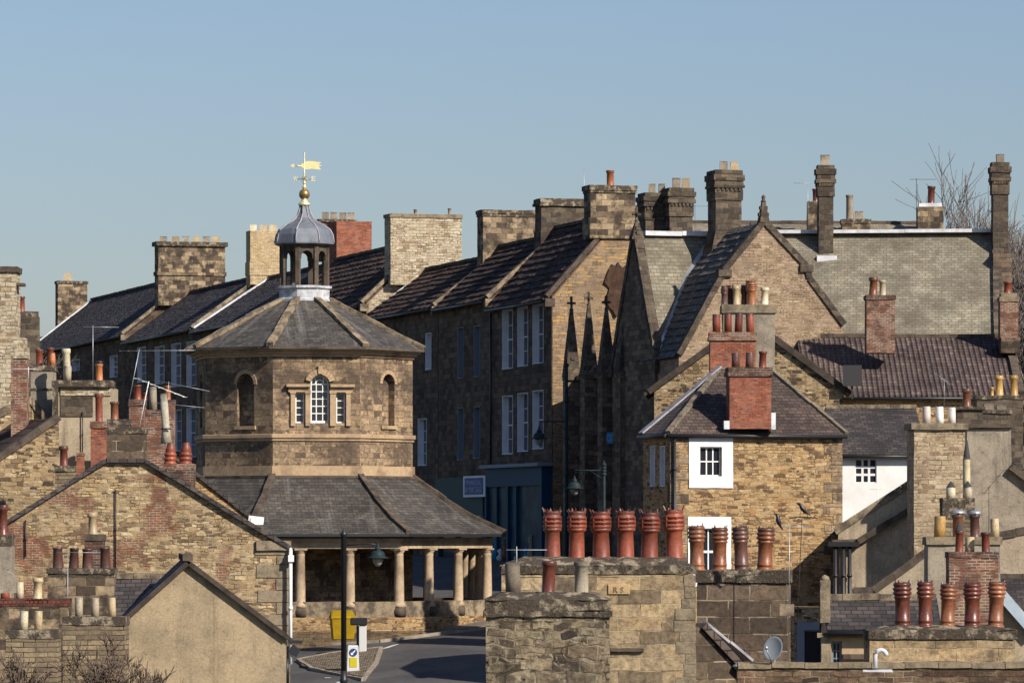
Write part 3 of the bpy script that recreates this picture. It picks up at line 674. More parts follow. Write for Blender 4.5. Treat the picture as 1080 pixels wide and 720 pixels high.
def bare_tree(label, base, height, spread, seed, levels=6, mat='bark_far', r0=.2, first=.35, name='bare_tree', group=None, min_r=.012, kids=3, lr=(.62, .82)):
    rnd = random.Random(seed); t = thing(name, label, 'tree' if 'tree' in name else 'shrub', base, group)
    tr, cr = MB(), MB()
    def grow(p, d, ln, r, lv):
        pts = [p]; dd = d.copy(); n = 3 if lv > 1 else 4
        for i in range(n):
            dd = (dd + Vector((rnd.uniform(-1, 1), rnd.uniform(-1, 1), rnd.uniform(-.3, .8))) * (.13 if lv > 1 else .05)).normalized()
            pts.append(pts[-1] + dd * ln / n)
        r1 = max(min_r * .8, r * .62)
        (tr if lv == 0 else cr).tube(pts, [r + (r1 - r) * i / n for i in range(n + 1)], 6 if lv < 2 else 3)
        if lv >= levels: return
        k = kids + (rnd.random() < .4) + (1 if lv == 0 else 0)
        for i in range(k):
            f = 1.0 if i == 0 else rnd.uniform(.35, 1.0)
            idx = f * n; a = int(min(n - 1, idx)); q = pts[a].lerp(pts[a + 1], idx - a)
            az = rnd.uniform(0, 2 * math.pi); tl = rnd.uniform(.25, .75) * spread * (.5 if i == 0 else 1)
            x = dd.cross(Vector((0, 0, 1)) if abs(dd.z) < .95 else Vector((1, 0, 0))).normalized(); y = dd.cross(x)
            nd = (dd * math.cos(tl) + (x * math.cos(az) + y * math.sin(az)) * math.sin(tl) + Vector((0, 0, .12))).normalized()
            grow(q, nd, ln * rnd.uniform(*lr), max(min_r, r1 * rnd.uniform(.6, .85)), lv + 1)
    grow(Vector(base) - Vector((0, 0, .3)), Vector((0, 0, 1)), height * first, r0, 0)
    build('trunk', tr, M[mat], t); build('crown', cr, M[mat], t)
    return t
# ------------------------------------------------------------------ camera, sky, sun
cam = bpy.data.cameras.new('camera'); co = bpy.data.objects.new('camera', cam); COL.objects.link(co); sc.camera = co
co.location = (0, 0, 0); co.rotation_euler = (R(90), 0, 0)
cam.sensor_width = 36; cam.lens = F / 1080 * 36; cam.shift_y = 200 / 1080; cam.clip_start = .5; cam.clip_end = 9000
w = bpy.data.worlds.new('World'); sc.world = w; w.use_nodes = True; nt = w.node_tree
SAZ, SEL = 45.0, 35.0     # sun to the right of and behind the viewer
sky = nt.nodes.new('ShaderNodeTexSky'); sky.sky_type = 'NISHITA'; sky.sun_disc = False
sky.sun_elevation = R(SEL); sky.sun_rotation = R(180 - SAZ); sky.air_density = 1.3; sky.dust_density = .9; sky.ozone_density = 2.5; sky.altitude = 300
hs = nt.nodes.new('ShaderNodeHueSaturation'); hs.inputs['Saturation'].default_value = SKYSAT; hs.inputs['Value'].default_value = 1
mx = nt.nodes.new('ShaderNodeMix'); mx.data_type = 'RGBA'; mx.blend_type = 'MULTIPLY'; mx.inputs[0].default_value = 1; mx.inputs[7].default_value = (*SKYTINT, 1)
bg = nt.nodes['Background']; bg.inputs[1].default_value = SKYSTR
nt.links.new(sky.outputs[0], hs.inputs['Color']); nt.links.new(hs.outputs[0], mx.inputs[6]); nt.links.new(mx.outputs[2], bg.inputs[0])
sl = bpy.data.lights.new('sun', 'SUN'); sl.energy = SUNSTR; sl.angle = R(.5); sl.color = (1, .915, .81)
so = bpy.data.objects.new('sun', sl); COL.objects.link(so)
dv = Vector((math.sin(R(SAZ)) * math.cos(R(SEL)), -math.cos(R(SAZ)) * math.cos(R(SEL)), math.sin(R(SEL))))
so.rotation_euler = dv.to_track_quat('Z', 'Y').to_euler(); so.location = (60, -40, 80)
sc.view_settings.view_transform = 'Standard'; sc.view_settings.look = 'None'; sc.view_settings.gamma = 1; sc.view_settings.exposure = EXPO
sc.view_settings.use_curve_mapping = False
sc.render.engine = 'CYCLES'; sc.cycles.use_denoising = True; sc.cycles.max_bounces = 5; sc.cycles.diffuse_bounces = 3; sc.cycles.glossy_bounces = 2
sc.cycles.use_adaptive_sampling = True; sc.cycles.adaptive_threshold = .02

# ------------------------------------------------------------------ ground, roads
def sheet(name, mat, xs, ys, off, kind='structure', parent=None):
    mb = MB(); V = [Vector((x, y, g(x, y) + off)) for y in ys for x in xs]; n = len(xs)
    mb.add(V, [[j * n + i, j * n + i + 1, (j + 1) * n + i + 1, (j + 1) * n + i] for j in range(len(ys) - 1) for i in range(n - 1)], True)
    return tag(build(name, mb, M[mat], parent), kind=kind)
xs = [-3000, -1000, -400, -150] + [x for x in range(-80, 81, 8)] + [150, 400, 1000, 3000]
ys = [-400, -100, -20, 0, 10, 22, 35, 60, 80, 100, 120] + [y for y in range(130, 330, 5)] + [330, 360, 420, 600, 1200, 3000, 8000]
sheet('ground', 'grass', xs, ys, -.12)
sheet('road', 'asphalt', [x * 1.0 for x in range(-40, 25, 2)], [130 + 2 * i for i in range(110)], 0)
def draped(name, mat, pxs, off, h=.0, kind='structure', lo=150, hi=260):
    """polygon of photo points draped on the ground with a real thickness"""
    P = [G(x, y, lo, hi) for x, y in pxs]; mb = MB()
    top = [p + Vector((0, 0, off)) for p in P]; 
    mb.prism([p - Vector((0, 0, .15)) for p in top], (0, 0, .15))
    return tag(build(name, mb, M[mat], None, base=(0, 0, 0)), kind=kind)
def kerb(name, pxs, off=.12, w=.16, lo=150, hi=260, mat='kerb'):
    P = [G(x, y, lo, hi) for x, y in pxs]; mb = MB()
    for a, b in zip(P, P[1:]): mb.beam(a + Vector((0, 0, off - .1)), b + Vector((0, 0, off - .1)), w, .2, seg=.92, jit=.008)
    return tag(build(name, mb, M[mat], None), kind='structure')
draped('pavement', 'pavement', [(302, 679), (340, 678), (400, 675), (450, 669), (512, 662), (540, 659), (540, 652), (300, 668)], .1)
kerb('kerb', [(295, 681), (340, 680.5), (400, 677.5), (450, 671), (512, 663.5), (545, 660)])
draped('traffic_island', 'setts', [(318, 696), (350, 690), (402, 684), (398, 700), (384, 716), (340, 708), (318, 704)], .1)
kerb('island_kerb', [(314, 697), (350, 690.5), (402, 684.5)])
kerb('island_kerb', [(402, 684.5), (397, 700), (383, 718)])
kerb('island_kerb', [(314, 697), (330, 707), (383, 718)])
def marking(pxs):
    P = [G(x, y, 150, 260) + Vector((0, 0, .005)) for x, y in pxs]; mb = MB(); mb.prism([p - Vector((0, 0, .003)) for p in P], (0, 0, .003))
    return tag(build('road_marking', mb, M['mark'], None), kind='structure')
marking([(402, 684), (409, 683), (421, 679), (415, 679.5)]); marking([(342, 714), (348, 714), (362, 719), (356, 720)])
# ------------------------------------------------------------------ market cross
CC = Vector(((321 - 540) / F * 200, 200, 0)); T0 = R(-13.4)
def zy(y, Y=200): return (HZ - y) / F * Y
def oc(r, k, z, c=CC): t = T0 + R(45) * k; return c + Vector((math.sin(t) * r, -math.cos(t) * r, z))
def oring(mb, r0, r1, z0, z1, c=CC):
    mb.lathe_ring = None
    V = []; Fc = []
    prof = [(r0, z0), (r1, z0), (r1, z1), (r0, z1)]
    for r, z in prof: V += [oc(r, k, z, c) for k in range(8)]
    for i in range(4):
        for k in range(8): j = (i + 1) % 4; Fc.append([i * 8 + k, i * 8 + (k + 1) % 8, j * 8 + (k + 1) % 8, j * 8 + k])
    return mb.add(V, Fc)
def face_fr(k, R_):      # frame on the face between corners k and k+1
    a = T0 + R(22.5) + R(45) * k; ap = R_ * math.cos(R(22.5))
    return FrO((CC.x + math.sin(a) * ap, CC.y - math.cos(a) * ap), math.degrees(a))
RD = 4.72
cross = thing('market_cross', 'octagonal stone market hall with slate skirt roof, columned arcade and gilded weathervane', 'market hall', (CC.x, CC.y, g(CC.x, CC.y)))
zg = -4.9
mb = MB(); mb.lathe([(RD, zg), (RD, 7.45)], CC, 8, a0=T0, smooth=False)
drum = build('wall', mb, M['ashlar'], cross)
f0, fL, fR = face_fr(0, RD), face_fr(-1, RD), face_fr(1, RD)
def arch_poly(fr, u0, u1, z0, zs, v, n=12):
    """door-shaped outline: square foot at z0, round head springing at zs"""
    r = (u1 - u0) / 2; c = (u0 + u1) / 2
    return [fr.L(u0, v, z0), fr.L(u1, v, z0)] + [fr.L(c + r * math.cos(math.pi * i / n), v, zs + r * math.sin(math.pi * i / n)) for i in range(n + 1)]
# niches in the two faces beside the window face
for fr, xs_, yt, ybm in ((fL, (250, 268), 394, 449), (fR, (403, 416), 394, 449)):
    ua, zt = fr.uz(xs_[0], yt); ub, zb = fr.uz(xs_[1], ybm); r = (ub - ua) / 2
    c = MB(); c.prism(arch_poly(fr, ua, ub, zb, zt - r, -.3), fr.v * .62); carve(drum, c)
    m = MB(); k = 12; cc = (ua + ub) / 2      # thin arch stones round the head
    for i in range(k):
        a1, a2 = math.pi * i / k, math.pi * (i + 1) / k - .03
        pts = [fr.L(cc + q * math.cos(a), -.03, zt - r + q * math.sin(a)) for q, a in ((r, a1), (r + .16, a1), (r + .16, a2), (r, a2))]
        m.prism(pts, fr.v * .028)
    m.box(fr, ua - .1, ub + .1, -.08, -.003, zb - .14, zb)
    build('niche_surround', m, M['dressed'], cross)
# hidden-side niches keep the other faces from being blank
for k in (2, 3, 4, 5, 6):
    fr = face_fr(k, RD); c = MB(); c.prism(arch_poly(fr, -.5, .5, 4.35, 6.1, -.3), fr.v * .85); carve(drum, c)
# venetian window
uc0, zt = f0.uz(327.5, 395); uc1, zb = f0.uz(347.5, 446); rc = (uc1 - uc0) / 2; cc = (uc0 + uc1) / 2
c = MB(); c.prism(arch_poly(f0, uc0, uc1, zb, zt - rc, -.3), f0.v * .58); carve(drum, c)
wf = MB(); rv = .17; fw = .07; zs = zt - rc; n = 14
wf.box(f0, uc0 + .003, uc0 + fw, rv, rv + .07, zb, zs); wf.box(f0, uc1 - fw, uc1 - .003, rv, rv + .07, zb, zs); wf.box(f0, uc0 + fw, uc1 - fw, rv, rv + .07, zb + .003, zb + .1)
for i in range(n):
    a1, a2 = math.pi * i / n, math.pi * (i + 1) / n
    wf.prism([f0.L(cc + q * math.cos(a), rv, zs + q * math.sin(a)) for q, a in ((rc - fw, a1), (rc - .003, a1), (rc - .003, a2), (rc - fw, a2))], f0.v * .07)
for i in (1, 2):
    u = uc0 + (uc1 - uc0) * i / 3; wf.box(f0, u - .02, u + .02, rv + .01, rv + .06, zb + .1, zs)
    u2 = cc + (.14 if i == 2 else -.14)
    wf.beam(f0.L(u, rv + .035, zs), f0.L(cc + (rc - .05) * (.55 if i == 2 else -.55), rv + .035, zs + rc * .78), .04, .05)
for i in range(1, 6):
    z = zb + .1 + (zs - zb - .1) * i / 5; wf.box(f0, uc0 + fw, uc1 - fw, rv + .008, rv + .064, z - .02, z + .02)
m_ = 8
for i in range(m_):
    a1, a2 = math.pi * i / m_, math.pi * (i + 1) / m_
    wf.prism([f0.L(cc + q * math.cos(a), rv + .005, zs + q * math.sin(a)) for q, a in ((.16, a1), (.2, a1), (.2, a2), (.16, a2))], f0.v * .06)
wv = build('window', wf, M['white'], cross)
p = MB(); p.prism(arch_poly(f0, uc0 + .02, uc1 - .02, zb + .02, zs, rv + .045), f0.v * .02); build('pane', p, M['glass'], wv)
for x0, x1 in ((311.5, 321.5), (354.5, 364.5)):
    window(cross, drum, f0, x0, 413.5, x1, 446, nx=1, ny=4, reveal=.15, fw=.06, bar=.04, mid=False)
# stone frame of the window: pilasters, entablature, arch ring, sill
m = MB(); P = lambda x, y: f0.uz(x, y)
for x0, x1 in ((306.5, 311), (322, 327), (348, 354), (365, 369.5)):
    ua, z1 = P(x0, 412); ub, z0 = P(x1, 449); m.box(f0, ua, ub, -.09, -.003, z0, z1); m.box(f0, ua - .03, ub + .03, -.12, -.003, z1 - .12, z1)
for x0, x1 in ((304, 327), (348, 371.5)):
    ua, _ = P(x0, 400); ub, _ = P(x1, 400); m.box(f0, ua, ub, -.11, -.003, P(0, 412)[1] + .003, P(0, 406.5)[1]); 
for x0, x1 in ((301.5, 327), (348, 373.5)):
    ua, _ = P(x0, 400); ub, _ = P(x1, 400); m.box(f0, ua, ub, -.26, -.003, P(0, 406.5)[1] + .003, P(0, 403.5)[1])
for i in range(12):
    a1, a2 = math.pi * i / 12, math.pi * (i + 1) / 12 - .02
    if i in (0, 11): continue
    m.prism([f0.L(cc + q * math.cos(a), -.11, zs + q * math.sin(a)) for q, a in ((rc + .005, a1), (rc + .24, a1), (rc + .24, a2), (rc + .005, a2))], f0.v * .107)
m.box(f0, cc - .09, cc + .09, -.17, -.003, zs + rc + .03, zs + rc + .36)
build('window_surround', m, M['dressed'], cross)
# string course, plinth, cornice
m = MB(); oring(m, RD - .1, RD + .14, zy(462, 195.7), zy(457.5, 195.7)); oring(m, RD - .1, RD + .07, zy(465, 195.7), zy(462, 195.7) - .003); build('string_course', m, M['dressed'], cross, bev=.02)
m = MB(); oring(m, RD - .1, RD + .1, zy(501, 195.7) - .3, zy(491, 195.7)); build('plinth', m, M['dressed'], cross)
m = MB(); oring(m, RD - .1, RD + .08, 7.2, 7.31); oring(m, RD - .1, RD + .2, 7.313, 7.42); oring(m, RD - .1, RD + .36, 7.423, 7.52); build('cornice', m, M['dressed'], cross)
m = MB(); oring(m, 5.12, 5.24, 7.5, 7.6); build('gutter', m, M['coping_dark'], cross)
# roofs
def oct_roof(name, prof, mat, thick=.12):
    mb = MB(); n = 8; V = []; Fc = []
    lst = prof + [(r, z - thick) for r, z in reversed(prof)]
    for r, z in lst: V += [oc(r, k, z) for k in range(8)]
    L = len(lst)
    for i in range(L):
        j = (i + 1) % L
        for k in range(8): Fc.append([i * 8 + k, i * 8 + (k + 1) % 8, j * 8 + (k + 1) % 8, j * 8 + k])
    mb.add(V, Fc); ro = build(name, mb, M[mat], cross)
    return ro
up = [(5.2, 7.62), (3.9, 8.28), (2.5, 9.02), (1.1, 9.72)]
lo = [(8.72, -.06), (7.4, .52), (6.1, 1.3), (RD + .02, 2.28)]
ru = oct_roof('roof', up, 'slate_market'); rl = oct_roof('skirt_roof', lo, 'slate_market')
for pr, nm, par, wd in ((up, 'hip_coping', ru, .3), (lo, 'hip_coping', rl, .26)):
    for k in range(8):
        m = MB()
        for (ra, za), (rb, zb_) in zip(pr, pr[1:]):
            m.beam(oc(ra + .03, k, za + .05), oc(rb, k, zb_ + .05), wd, .15, seg=.5, jit=.012)
        build(nm, m, M['coping'] if nm and par is ru else M['coping_dark'], par, rough=(.015, .6, 2))
m = MB(); oring(m, RD, RD + .16, 2.2, 2.3); build('flashing', m, M['coping_dark'], rl)
m = MB(); oring(m, 8.6, 8.74, -.22, -.1); build('gutter', m, M['black'], cross)
# entablature, ceiling, columns, low wall
zt_, zb_ = -.28, -.7
m = MB(); oring(m, 7.72, 8.16, zb_, -.42); oring(m, 7.7, 8.28, -.417, zt_); build('entablature', m, M['column'], cross)
m = MB(); oring(m, RD + .02, 7.75, -.4, -.3); build('ceiling', m, M['wood_dark'], cross)
mb = MB(); oring(mb, RD + .01, 8.2, -5.4, -4.05); build('floor_slab', mb, M['pavement'], cross)
colprof = [(.27, -3.1), (.27, -2.98), (.23, -2.94), (.21, -2.88), (.205, -2.2), (.178, -1.0), (.19, -.97), (.178, -.94), (.18, -.88), (.24, -.82), (.24, -.705)]
k_ = 0
for k in range(8):
    A, B = oc(7.93, k, 0), oc(7.93, k + 1, 0)
    for j in range(3):
        c_ = A.lerp(B, j / 3)
        m = MB(); m.lathe(colprof, c_, 16); fr = FrO((c_.x, c_.y), math.degrees(math.atan2((B - A).y, (B - A).x)))
        m.box(fr, -.26, .26, -.26, .26, -.77, -.705)
        build('column', m, M['column'], cross)
        m = MB(); m.lathe([(.3, -3.45), (.31, -3.25), (.28, -3.13), (.24, -3.1)], c_, 14); build('column_base', m, M['coping_dark'], cross, rough=(.02, .3, 3))
m = MB(); oring(m, 7.75, 8.14, -3.5, -2.86); build('parapet', m, M['coping'], cross, rough=(.015, .7, 1.5))
m = MB(); oring(m, 7.72, 8.2, -6.2, -3.503); build('base_wall', m, M['rubble_warm'], cross)
# cupola
C0 = 9.62
m = MB(); m.lathe([(1.2, C0), (1.2, C0 + .14), (1.1, C0 + .2), (1.1, C0 + .55), (1.2, C0 + .6), (1.2, C0 + .7)], CC, 8, a0=T0, smooth=False); base_ = build('cupola_base', m, M['lead_base'], cross, rough=(.012, .3, 3))
pz0, pz1 = C0 + .7, 12.1
for k in range(8):
    m = MB(); fr = FrO(oc(.98, k, 0)[:2], math.degrees(T0 + R(45) * k)); m.box(fr, -.1, .1, -.09, .09, pz0, pz1); build('cupola_post', m, M['coping_dark'], cross, bev=.015)
m = MB()
for k in range(8):
    A, B = oc(.98, k, 0), oc(.98, k + 1, 0); fr = FrO(((A + B) / 2)[:2], math.degrees(T0 + R(45) * k + R(22.5))); h = (B - A).length / 2 - .09
    r = h * .82; sp = 11.55
    pts = [(-h, sp - .1), (-h, pz1), (h, pz1), (h, sp - .1), (r, sp - .1)] + [(r * math.cos(math.pi * i / 10), sp + r * math.sin(math.pi * i / 10)) for i in range(11)] + [(-r, sp - .1)]
    m.prism([fr.L(u, -.05, z) for u, z in pts], fr.v * .1)
build('cupola_arches', m, M['coping_dark'], cross)
m = MB(); m.lathe([(1.08, 12.02), (1.3, 12.08), (1.3, 12.14), (1.27, 12.3), (1.24, 12.48), (1.12, 12.7), (.85, 12.9), (.55, 13.05), (.38, 13.2), (.27, 13.4), (.21, 13.6), (.18, 13.78)], CC, 8, a0=T0, smooth=False)
dome = build('dome', m, M['lead'], cross)
m = MB()
dp = [(1.3, 12.14), (1.27, 12.3), (1.24, 12.48), (1.12, 12.7), (.85, 12.9), (.55, 13.05), (.38, 13.2), (.27, 13.4), (.21, 13.6), (.18, 13.78)]
for k in range(8): m.tube([oc(r + .01, k, z) for r, z in dp], .028, 6)
build('dome_roll', m, M['old_lead'], dome)
m = MB(); m.lathe([(.22, 13.72), (.27, 13.76), (.24, 13.82), (.15, 13.9), (.1, 14.02), (.08, 14.1)], CC, 16); m.tube([CC + Vector((0, 0, 14)), CC + Vector((0, 0, 15.95))], .028, 8)
m.lathe([(0, 14.4), (.07, 14.44), (.1, 14.5), (.05, 14.58), (.04, 14.64), (.08, 14.68), (.04, 14.74), (.035, 14.8)], CC, 12)
m.lathe([(.0, 15.05), (.05, 15.09), (.0, 15.14)], CC, 10); m.lathe([(.0, 15.86), (.05, 15.92), (.0, 15.98)], CC, 10); m.lathe([(.0, 15.58), (.04, 15.63), (.0, 15.68)], CC, 10)
vane = build('weathervane', m, M['gold'], cross)
m = MB(); m.lathe([(0, 13.97)] + [(.23 * math.sin(math.pi * i / 14), 14.2 - .23 * math.cos(math.pi * i / 14)) for i in range(1, 14)] + [(0, 14.43)], CC, 20); build('ball', m, M['gold_dull'], vane)
m = MB(); mf = FrO(CC[:2], 8)
for (uu, zz) in ((.42, 0),):
    m.tube([mf.L(-.36, 0, 14.84), mf.L(.36, 0, 14.84)], .018, 6); m.tube([mf.L(0, -.36, 14.84), mf.L(0, .36, 14.84)], .018, 6)
build('cardinal_arms', m, M['gold_dull'], vane)
for ch, u, v in (('W', -.46, 0), ('E', .3, 0)): text_part(ch, mf.L(u, v, 14.76), mf.u, .17, .2, .03, 'gold', vane, 'cardinal_letter')
text_part('S', mf.L(-.07, -.4, 14.72), mf.u, .14, .2, .03, 'gold_dull', vane, 'cardinal_letter')
text_part('N', mf.L(-.07, .4, 14.76), mf.u, .14, .2, .03, 'gold_dull', vane, 'cardinal_letter')
m = MB(); z = 15.4
ban = [(-.05, z - .1), (.1, z - .15), (.3, z - .12), (.72, z - .16), (.6, z - .03), (.74, z + .02), (.58, z + .06), (.72, z + .15), (.35, z + .2), (.08, z + .2), (-.02, z + .1), (-.12, z + .1), (-.14, z - .02)]
m.prism([mf.L(u, -.015, zz) for u, zz in ban], mf.v * .03)
m.tube([mf.L(-.5, 0, z), mf.L(0, 0, z)], .02, 6); m.prism([mf.L(-.6, -.015, z), mf.L(-.46, -.015, z - .08), mf.L(-.4, -.015, z), mf.L(-.46, -.015, z + .08)], mf.v * .03)
m.lathe([(0, z - .06), (.05, z), (0, z + .06)], mf.L(-.28, 0, 0), 10)
build('vane_banner', m, M['gold'], vane)
# ------------------------------------------------------------------ the terrace along the market place
def Yt(px): return 66.2 / (.289 + (px - 540) / F)
SA, GA = -73.88, 16.12
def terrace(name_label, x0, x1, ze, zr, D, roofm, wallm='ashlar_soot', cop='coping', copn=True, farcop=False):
    fr = Fr(x1, Yt(x1), SA); u0 = fr.uz(x0, 500)[0] + .005
    o = fr.L(u0 / 2, D / 2, 0); o.z = g(o.x, o.y)
    t = thing('terraced_house', name_label, 'house', o, 'old stone houses in the terrace behind the market hall')
    z0 = o.z - 2.5
    mb = MB(); mb.prism([fr.L(u0, v, z) for v, z in ((0, z0), (0, ze), (D / 2, zr), (D, ze), (D, z0))], fr.u * -u0)
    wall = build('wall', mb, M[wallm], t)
    rb = MB(); sl = (zr - ze) / (D / 2); ev = .25
    for sgn in (0, 1):
        va, vb = (-ev, D / 2) if not sgn else (D + ev, D / 2)
        rslab(rb, fr.L(u0, va, ze - sl * ev), fr.L(-.02, va, ze - sl * ev), fr.L(-.02, vb, zr), fr.L(u0, vb, zr), .14)
        if not sgn: courses(rb, fr.L(u0, va, ze - sl * ev), fr.L(-.02, va, ze - sl * ev), fr.L(-.02, vb, zr), fr.L(u0, vb, zr), *((.5, .07, .8) if roofm == 'flags_brown' else (.36, .025, .9)), base=.14)
    roof = build('roof', rb, M[roofm], t, rough=(.05, 1.2, .4))
    m = MB(); m.beam(fr.L(u0, D / 2, zr + .2), fr.L(0, D / 2, zr + .2), .34, .16, seg=.5, jit=.01); build('ridge_tiles', m, M['coping_dark'], roof)
    if cop:
        m = MB()
        m.beam(fr.L(-.1, -ev, ze - sl * ev + .25), fr.L(-.1, D / 2, zr + .27), .34, .2, seg=.9, jit=.012); m.beam(fr.L(-.1, D + ev, ze - sl * ev + .25), fr.L(-.1, D / 2, zr + .27), .34, .2, seg=.9, jit=.012)
        build('coping', m, M[cop], t)
        m = MB(); m.box(fr, -.27, .03, -ev - .08, .15, ze - sl * ev - .22, ze - sl * ev + .16); build('kneeler', m, M[cop], t)
    m = MB(); m.tube([fr.L(u0, -ev - .1, ze - sl * ev + .02), fr.L(-.3, -ev - .1, ze - sl * ev + .02)], .075, 8); build('gutter', m, M['black'], t)
    return t, wall, fr, u0
def tch(parent, pxb, x0, x1, yt, yb, mat, depth=1.0, **kw):   # chimney on a party wall; Y taken at the ridge over the facade point pxb
    Yr = Yt(pxb) + 1.0 + kw.pop('dY', 0)
    return chimney(parent, Yr, x0, x1, yt, yb, depth, mat, a=GA, **kw)
WK = dict(reveal=.26, frame='offwhite', lining='offwhite', fw=.07, bar=.03, nx=2, ny=4)
# nearest house, three tall bays over a blue shop
t1, w1, f1, u1 = terrace('tall terrace house with three bays of white sash windows over a blue shopfront', 519, 582, 11.04, 14.75, 6.7, 'flags_brown', cop='coping_dark')
for i, (xa, xb) in enumerate(((530, 541), (546, 557), (562, 573.3))):
    d = (0, -2.8, -5.6)[i]
    window(t1, w1, f1, xa, 326 + d, xb, 389 + d, **WK); window(t1, w1, f1, xa, 417 + d, xb, 479 + d, **WK)
gb = Fr(582, Yt(582), GA)
m = MB(); ug0 = 0.004; m.prism([gb.L(u, -.004, z) for u, z in ((0.05, -3), (.05, 10.98), (3.35, 14.7), (6.65, 10.98), (6.65, -3))], gb.v * .003); build('gable_wall', m, M['gable_soft'], t1)
m = MB(); random.seed(5)
pts = []
for i in range(26):
    a = 2 * math.pi * i / 26; x = 652 + 14 * math.cos(a) * (1 + random.uniform(-.22, .2)); y = 303 - 26 * math.sin(a) * (1 + random.uniform(-.22, .2)); u, z = gb.uz(x, y); pts.append(gb.L(u, -.12, z))
m.prism(pts, gb.v * .11); build('dead_ivy', m, M['ivy'], t1, rough=(.09, .25, 3))
# shopfront
sf = Fr(582, Yt(582), SA)
m = MB(); zf = sf.uz(582, 489)[1]; m.box(sf, u1 + .3, .15, -.75, -.003, zf - .1, zf + .06); build('fascia_cornice', m, M['grey_paint'], t1)
m = MB(); zb = -3.0
m.box(sf, u1 + .4, 0, -.5, -.003, zf - 1.0, zf - .103); m.box(sf, u1 + .4, u1 + .7, -.5, -.003, zb, zf - 1.003); m.box(sf, -.35, 0, -.5, -.003, zb, zf - 1.003)
m.box(sf, u1 + 4.2, u1 + 4.5, -.5, -.003, zb, zf - 1.003); m.box(sf, u1 + 5.7, u1 + 5.95, -.5, -.003, zb, zf - 1.003); m.box(sf, u1 + .7, -.35, -.49, -.003, zb, zb + 1.5)
shopf = build('shopfront', m, M['shop_blue'], t1)
m = MB(); m.box(sf, u1 + .7, -.35, -.36, -.3, zb + 1.5, zf - 1.0); build('shop_window', m, M['glass_blue'], shopf)
rd = random.Random(8); sw0 = u1 + .75
for i, (cw_, mm_) in enumerate(((.5, 'pot_cream'), (1.3, 'sign_cyan'), (2.1, 'offwhite'), (2.9, 'pot_tanorange'), (5.1, 'pot_white'), (6.6, 'sign_cyan'), (7.4, 'pot_buff'))):
    m = MB(); p_ = sf.L(sw0 + cw_, -.4, zb + 1.55); h_ = rd.uniform(.5, 1.3); m.lathe([(.12, 0), (.2, h_ * .3), (.07, h_ * .6), (.16, h_ * .85), (.05, h_)], p_, 8, ell=.2); build('display_item', m, M[mm_], shopf)
for uu in (u1 + 2.4,):
    m = MB(); m.box(sf, uu - .05, uu + .05, -.47, -.37, zb + 1.5, zf - 1.003); build('mullion', m, M['shop_blue'], shopf)
downpipe(t1, [sf.L(u1 + .15, -.12, 10.7), sf.L(u1 + .15, -.12, zf)])
tch(t1, 582, 623, 670, 195, 252, 'chim_stone', depth=1.1, dY=-0.25, cap=[(195, 200.5, 2), (200.5, 203, 1)], neck=[(229, 251, 1.2)], pots=[('plain', 643.5, 180, 9, 'pot_orange')], capm='chim_cap_x' if 0 else 'cap_stone')
tch(t1, 519, 571, 617, 209, 266, 'chim_dark', depth=1.1, cap=[(209, 214, 1.5), (214, 217, 2.5)], neck=[(243, 266, 1)])
# second house
t2, w2, f2, u2 = terrace('dark terrace house with narrow windows beside the three-bay house, over a green shopfront', 462.5, 518.7, 11.45, 14.4, 6.7, 'flags_brown')
NK = dict(reveal=.26, frame='grey_paint', lining='grey_paint', fw=.07, bar=.03, nx=2, ny=4)
for xa, xb, d in ((483, 489, 0), (500, 506.5, -1.5)):
    window(t2, w2, f2, xa, 345 + d, xb, 399 + d, **NK); window(t2, w2, f2, xa, 430 + d, xb, 485 + d, **NK)
s2 = Fr(518, Yt(518), SA); ua = s2.uz(466, 500)[0]
m = MB(); m.box(s2, ua, -.3, -.35, -.003, s2.uz(500, 503)[1] - 1.9, s2.uz(500, 503)[1]); m.box(s2, ua, ua + .4, -.3, -.003, -3.2, s2.uz(500, 503)[1] - 1.903); m.box(s2, -.8, -.3, -.3, -.003, -3.2, s2.uz(500, 503)[1] - 1.903)
m.box(s2, ua + 3.5, ua + 3.8, -.3, -.003, -3.2, s2.uz(500, 503)[1] - 1.903); sh2 = build('shopfront', m, M['shop_green'], t2)
m = MB(); m.box(s2, ua + .4, -.8, -.16, -.1, -2.2, s2.uz(500, 503)[1] - 1.9); build('shop_window', m, M['glass'], sh2)
sg = Fr(500, Yt(500) - 2.0, SA); sa, z1 = sg.uz(488.5, 502); sb, z0 = sg.uz(511.5, 523.5)
sgn = thing('shop_sign', 'blue signboard in a white frame fixed above the green shopfront', 'sign', sg.L(0, 0, z0))
m = MB(); m.box(sg, sa, sb, 0, .08, z0, z1); build('frame', m, M['offwhite'], sgn)
m = MB(); e = (sb - sa) * .08; m.box(sg, sa + e, sb - e, -.02, -.003, z0 + .12, z1 - .1); brd = build('board', m, M['sign_blue'], sgn)
wd = sb - sa - 2 * e; h = z1 - z0 - .22
text_part('FINANCIAL', sg.L(sa + e + wd * .08, -.02, z0 + .12 + h * .55), sg.u, wd * .84, h * .3, .012, 'lettering_pale', brd)
text_part('& MORTGAGE', sg.L(sa + e + wd * .06, -.02, z0 + .12 + h * .14), sg.u, wd * .88, h * .3, .012, 'lettering_pale', brd)
tch(t2, 462, 509.5, 571, 221, 280, 'chim_stone', depth=1.1, cap=[(221, 225, 1.5), (225, 228, .8)])
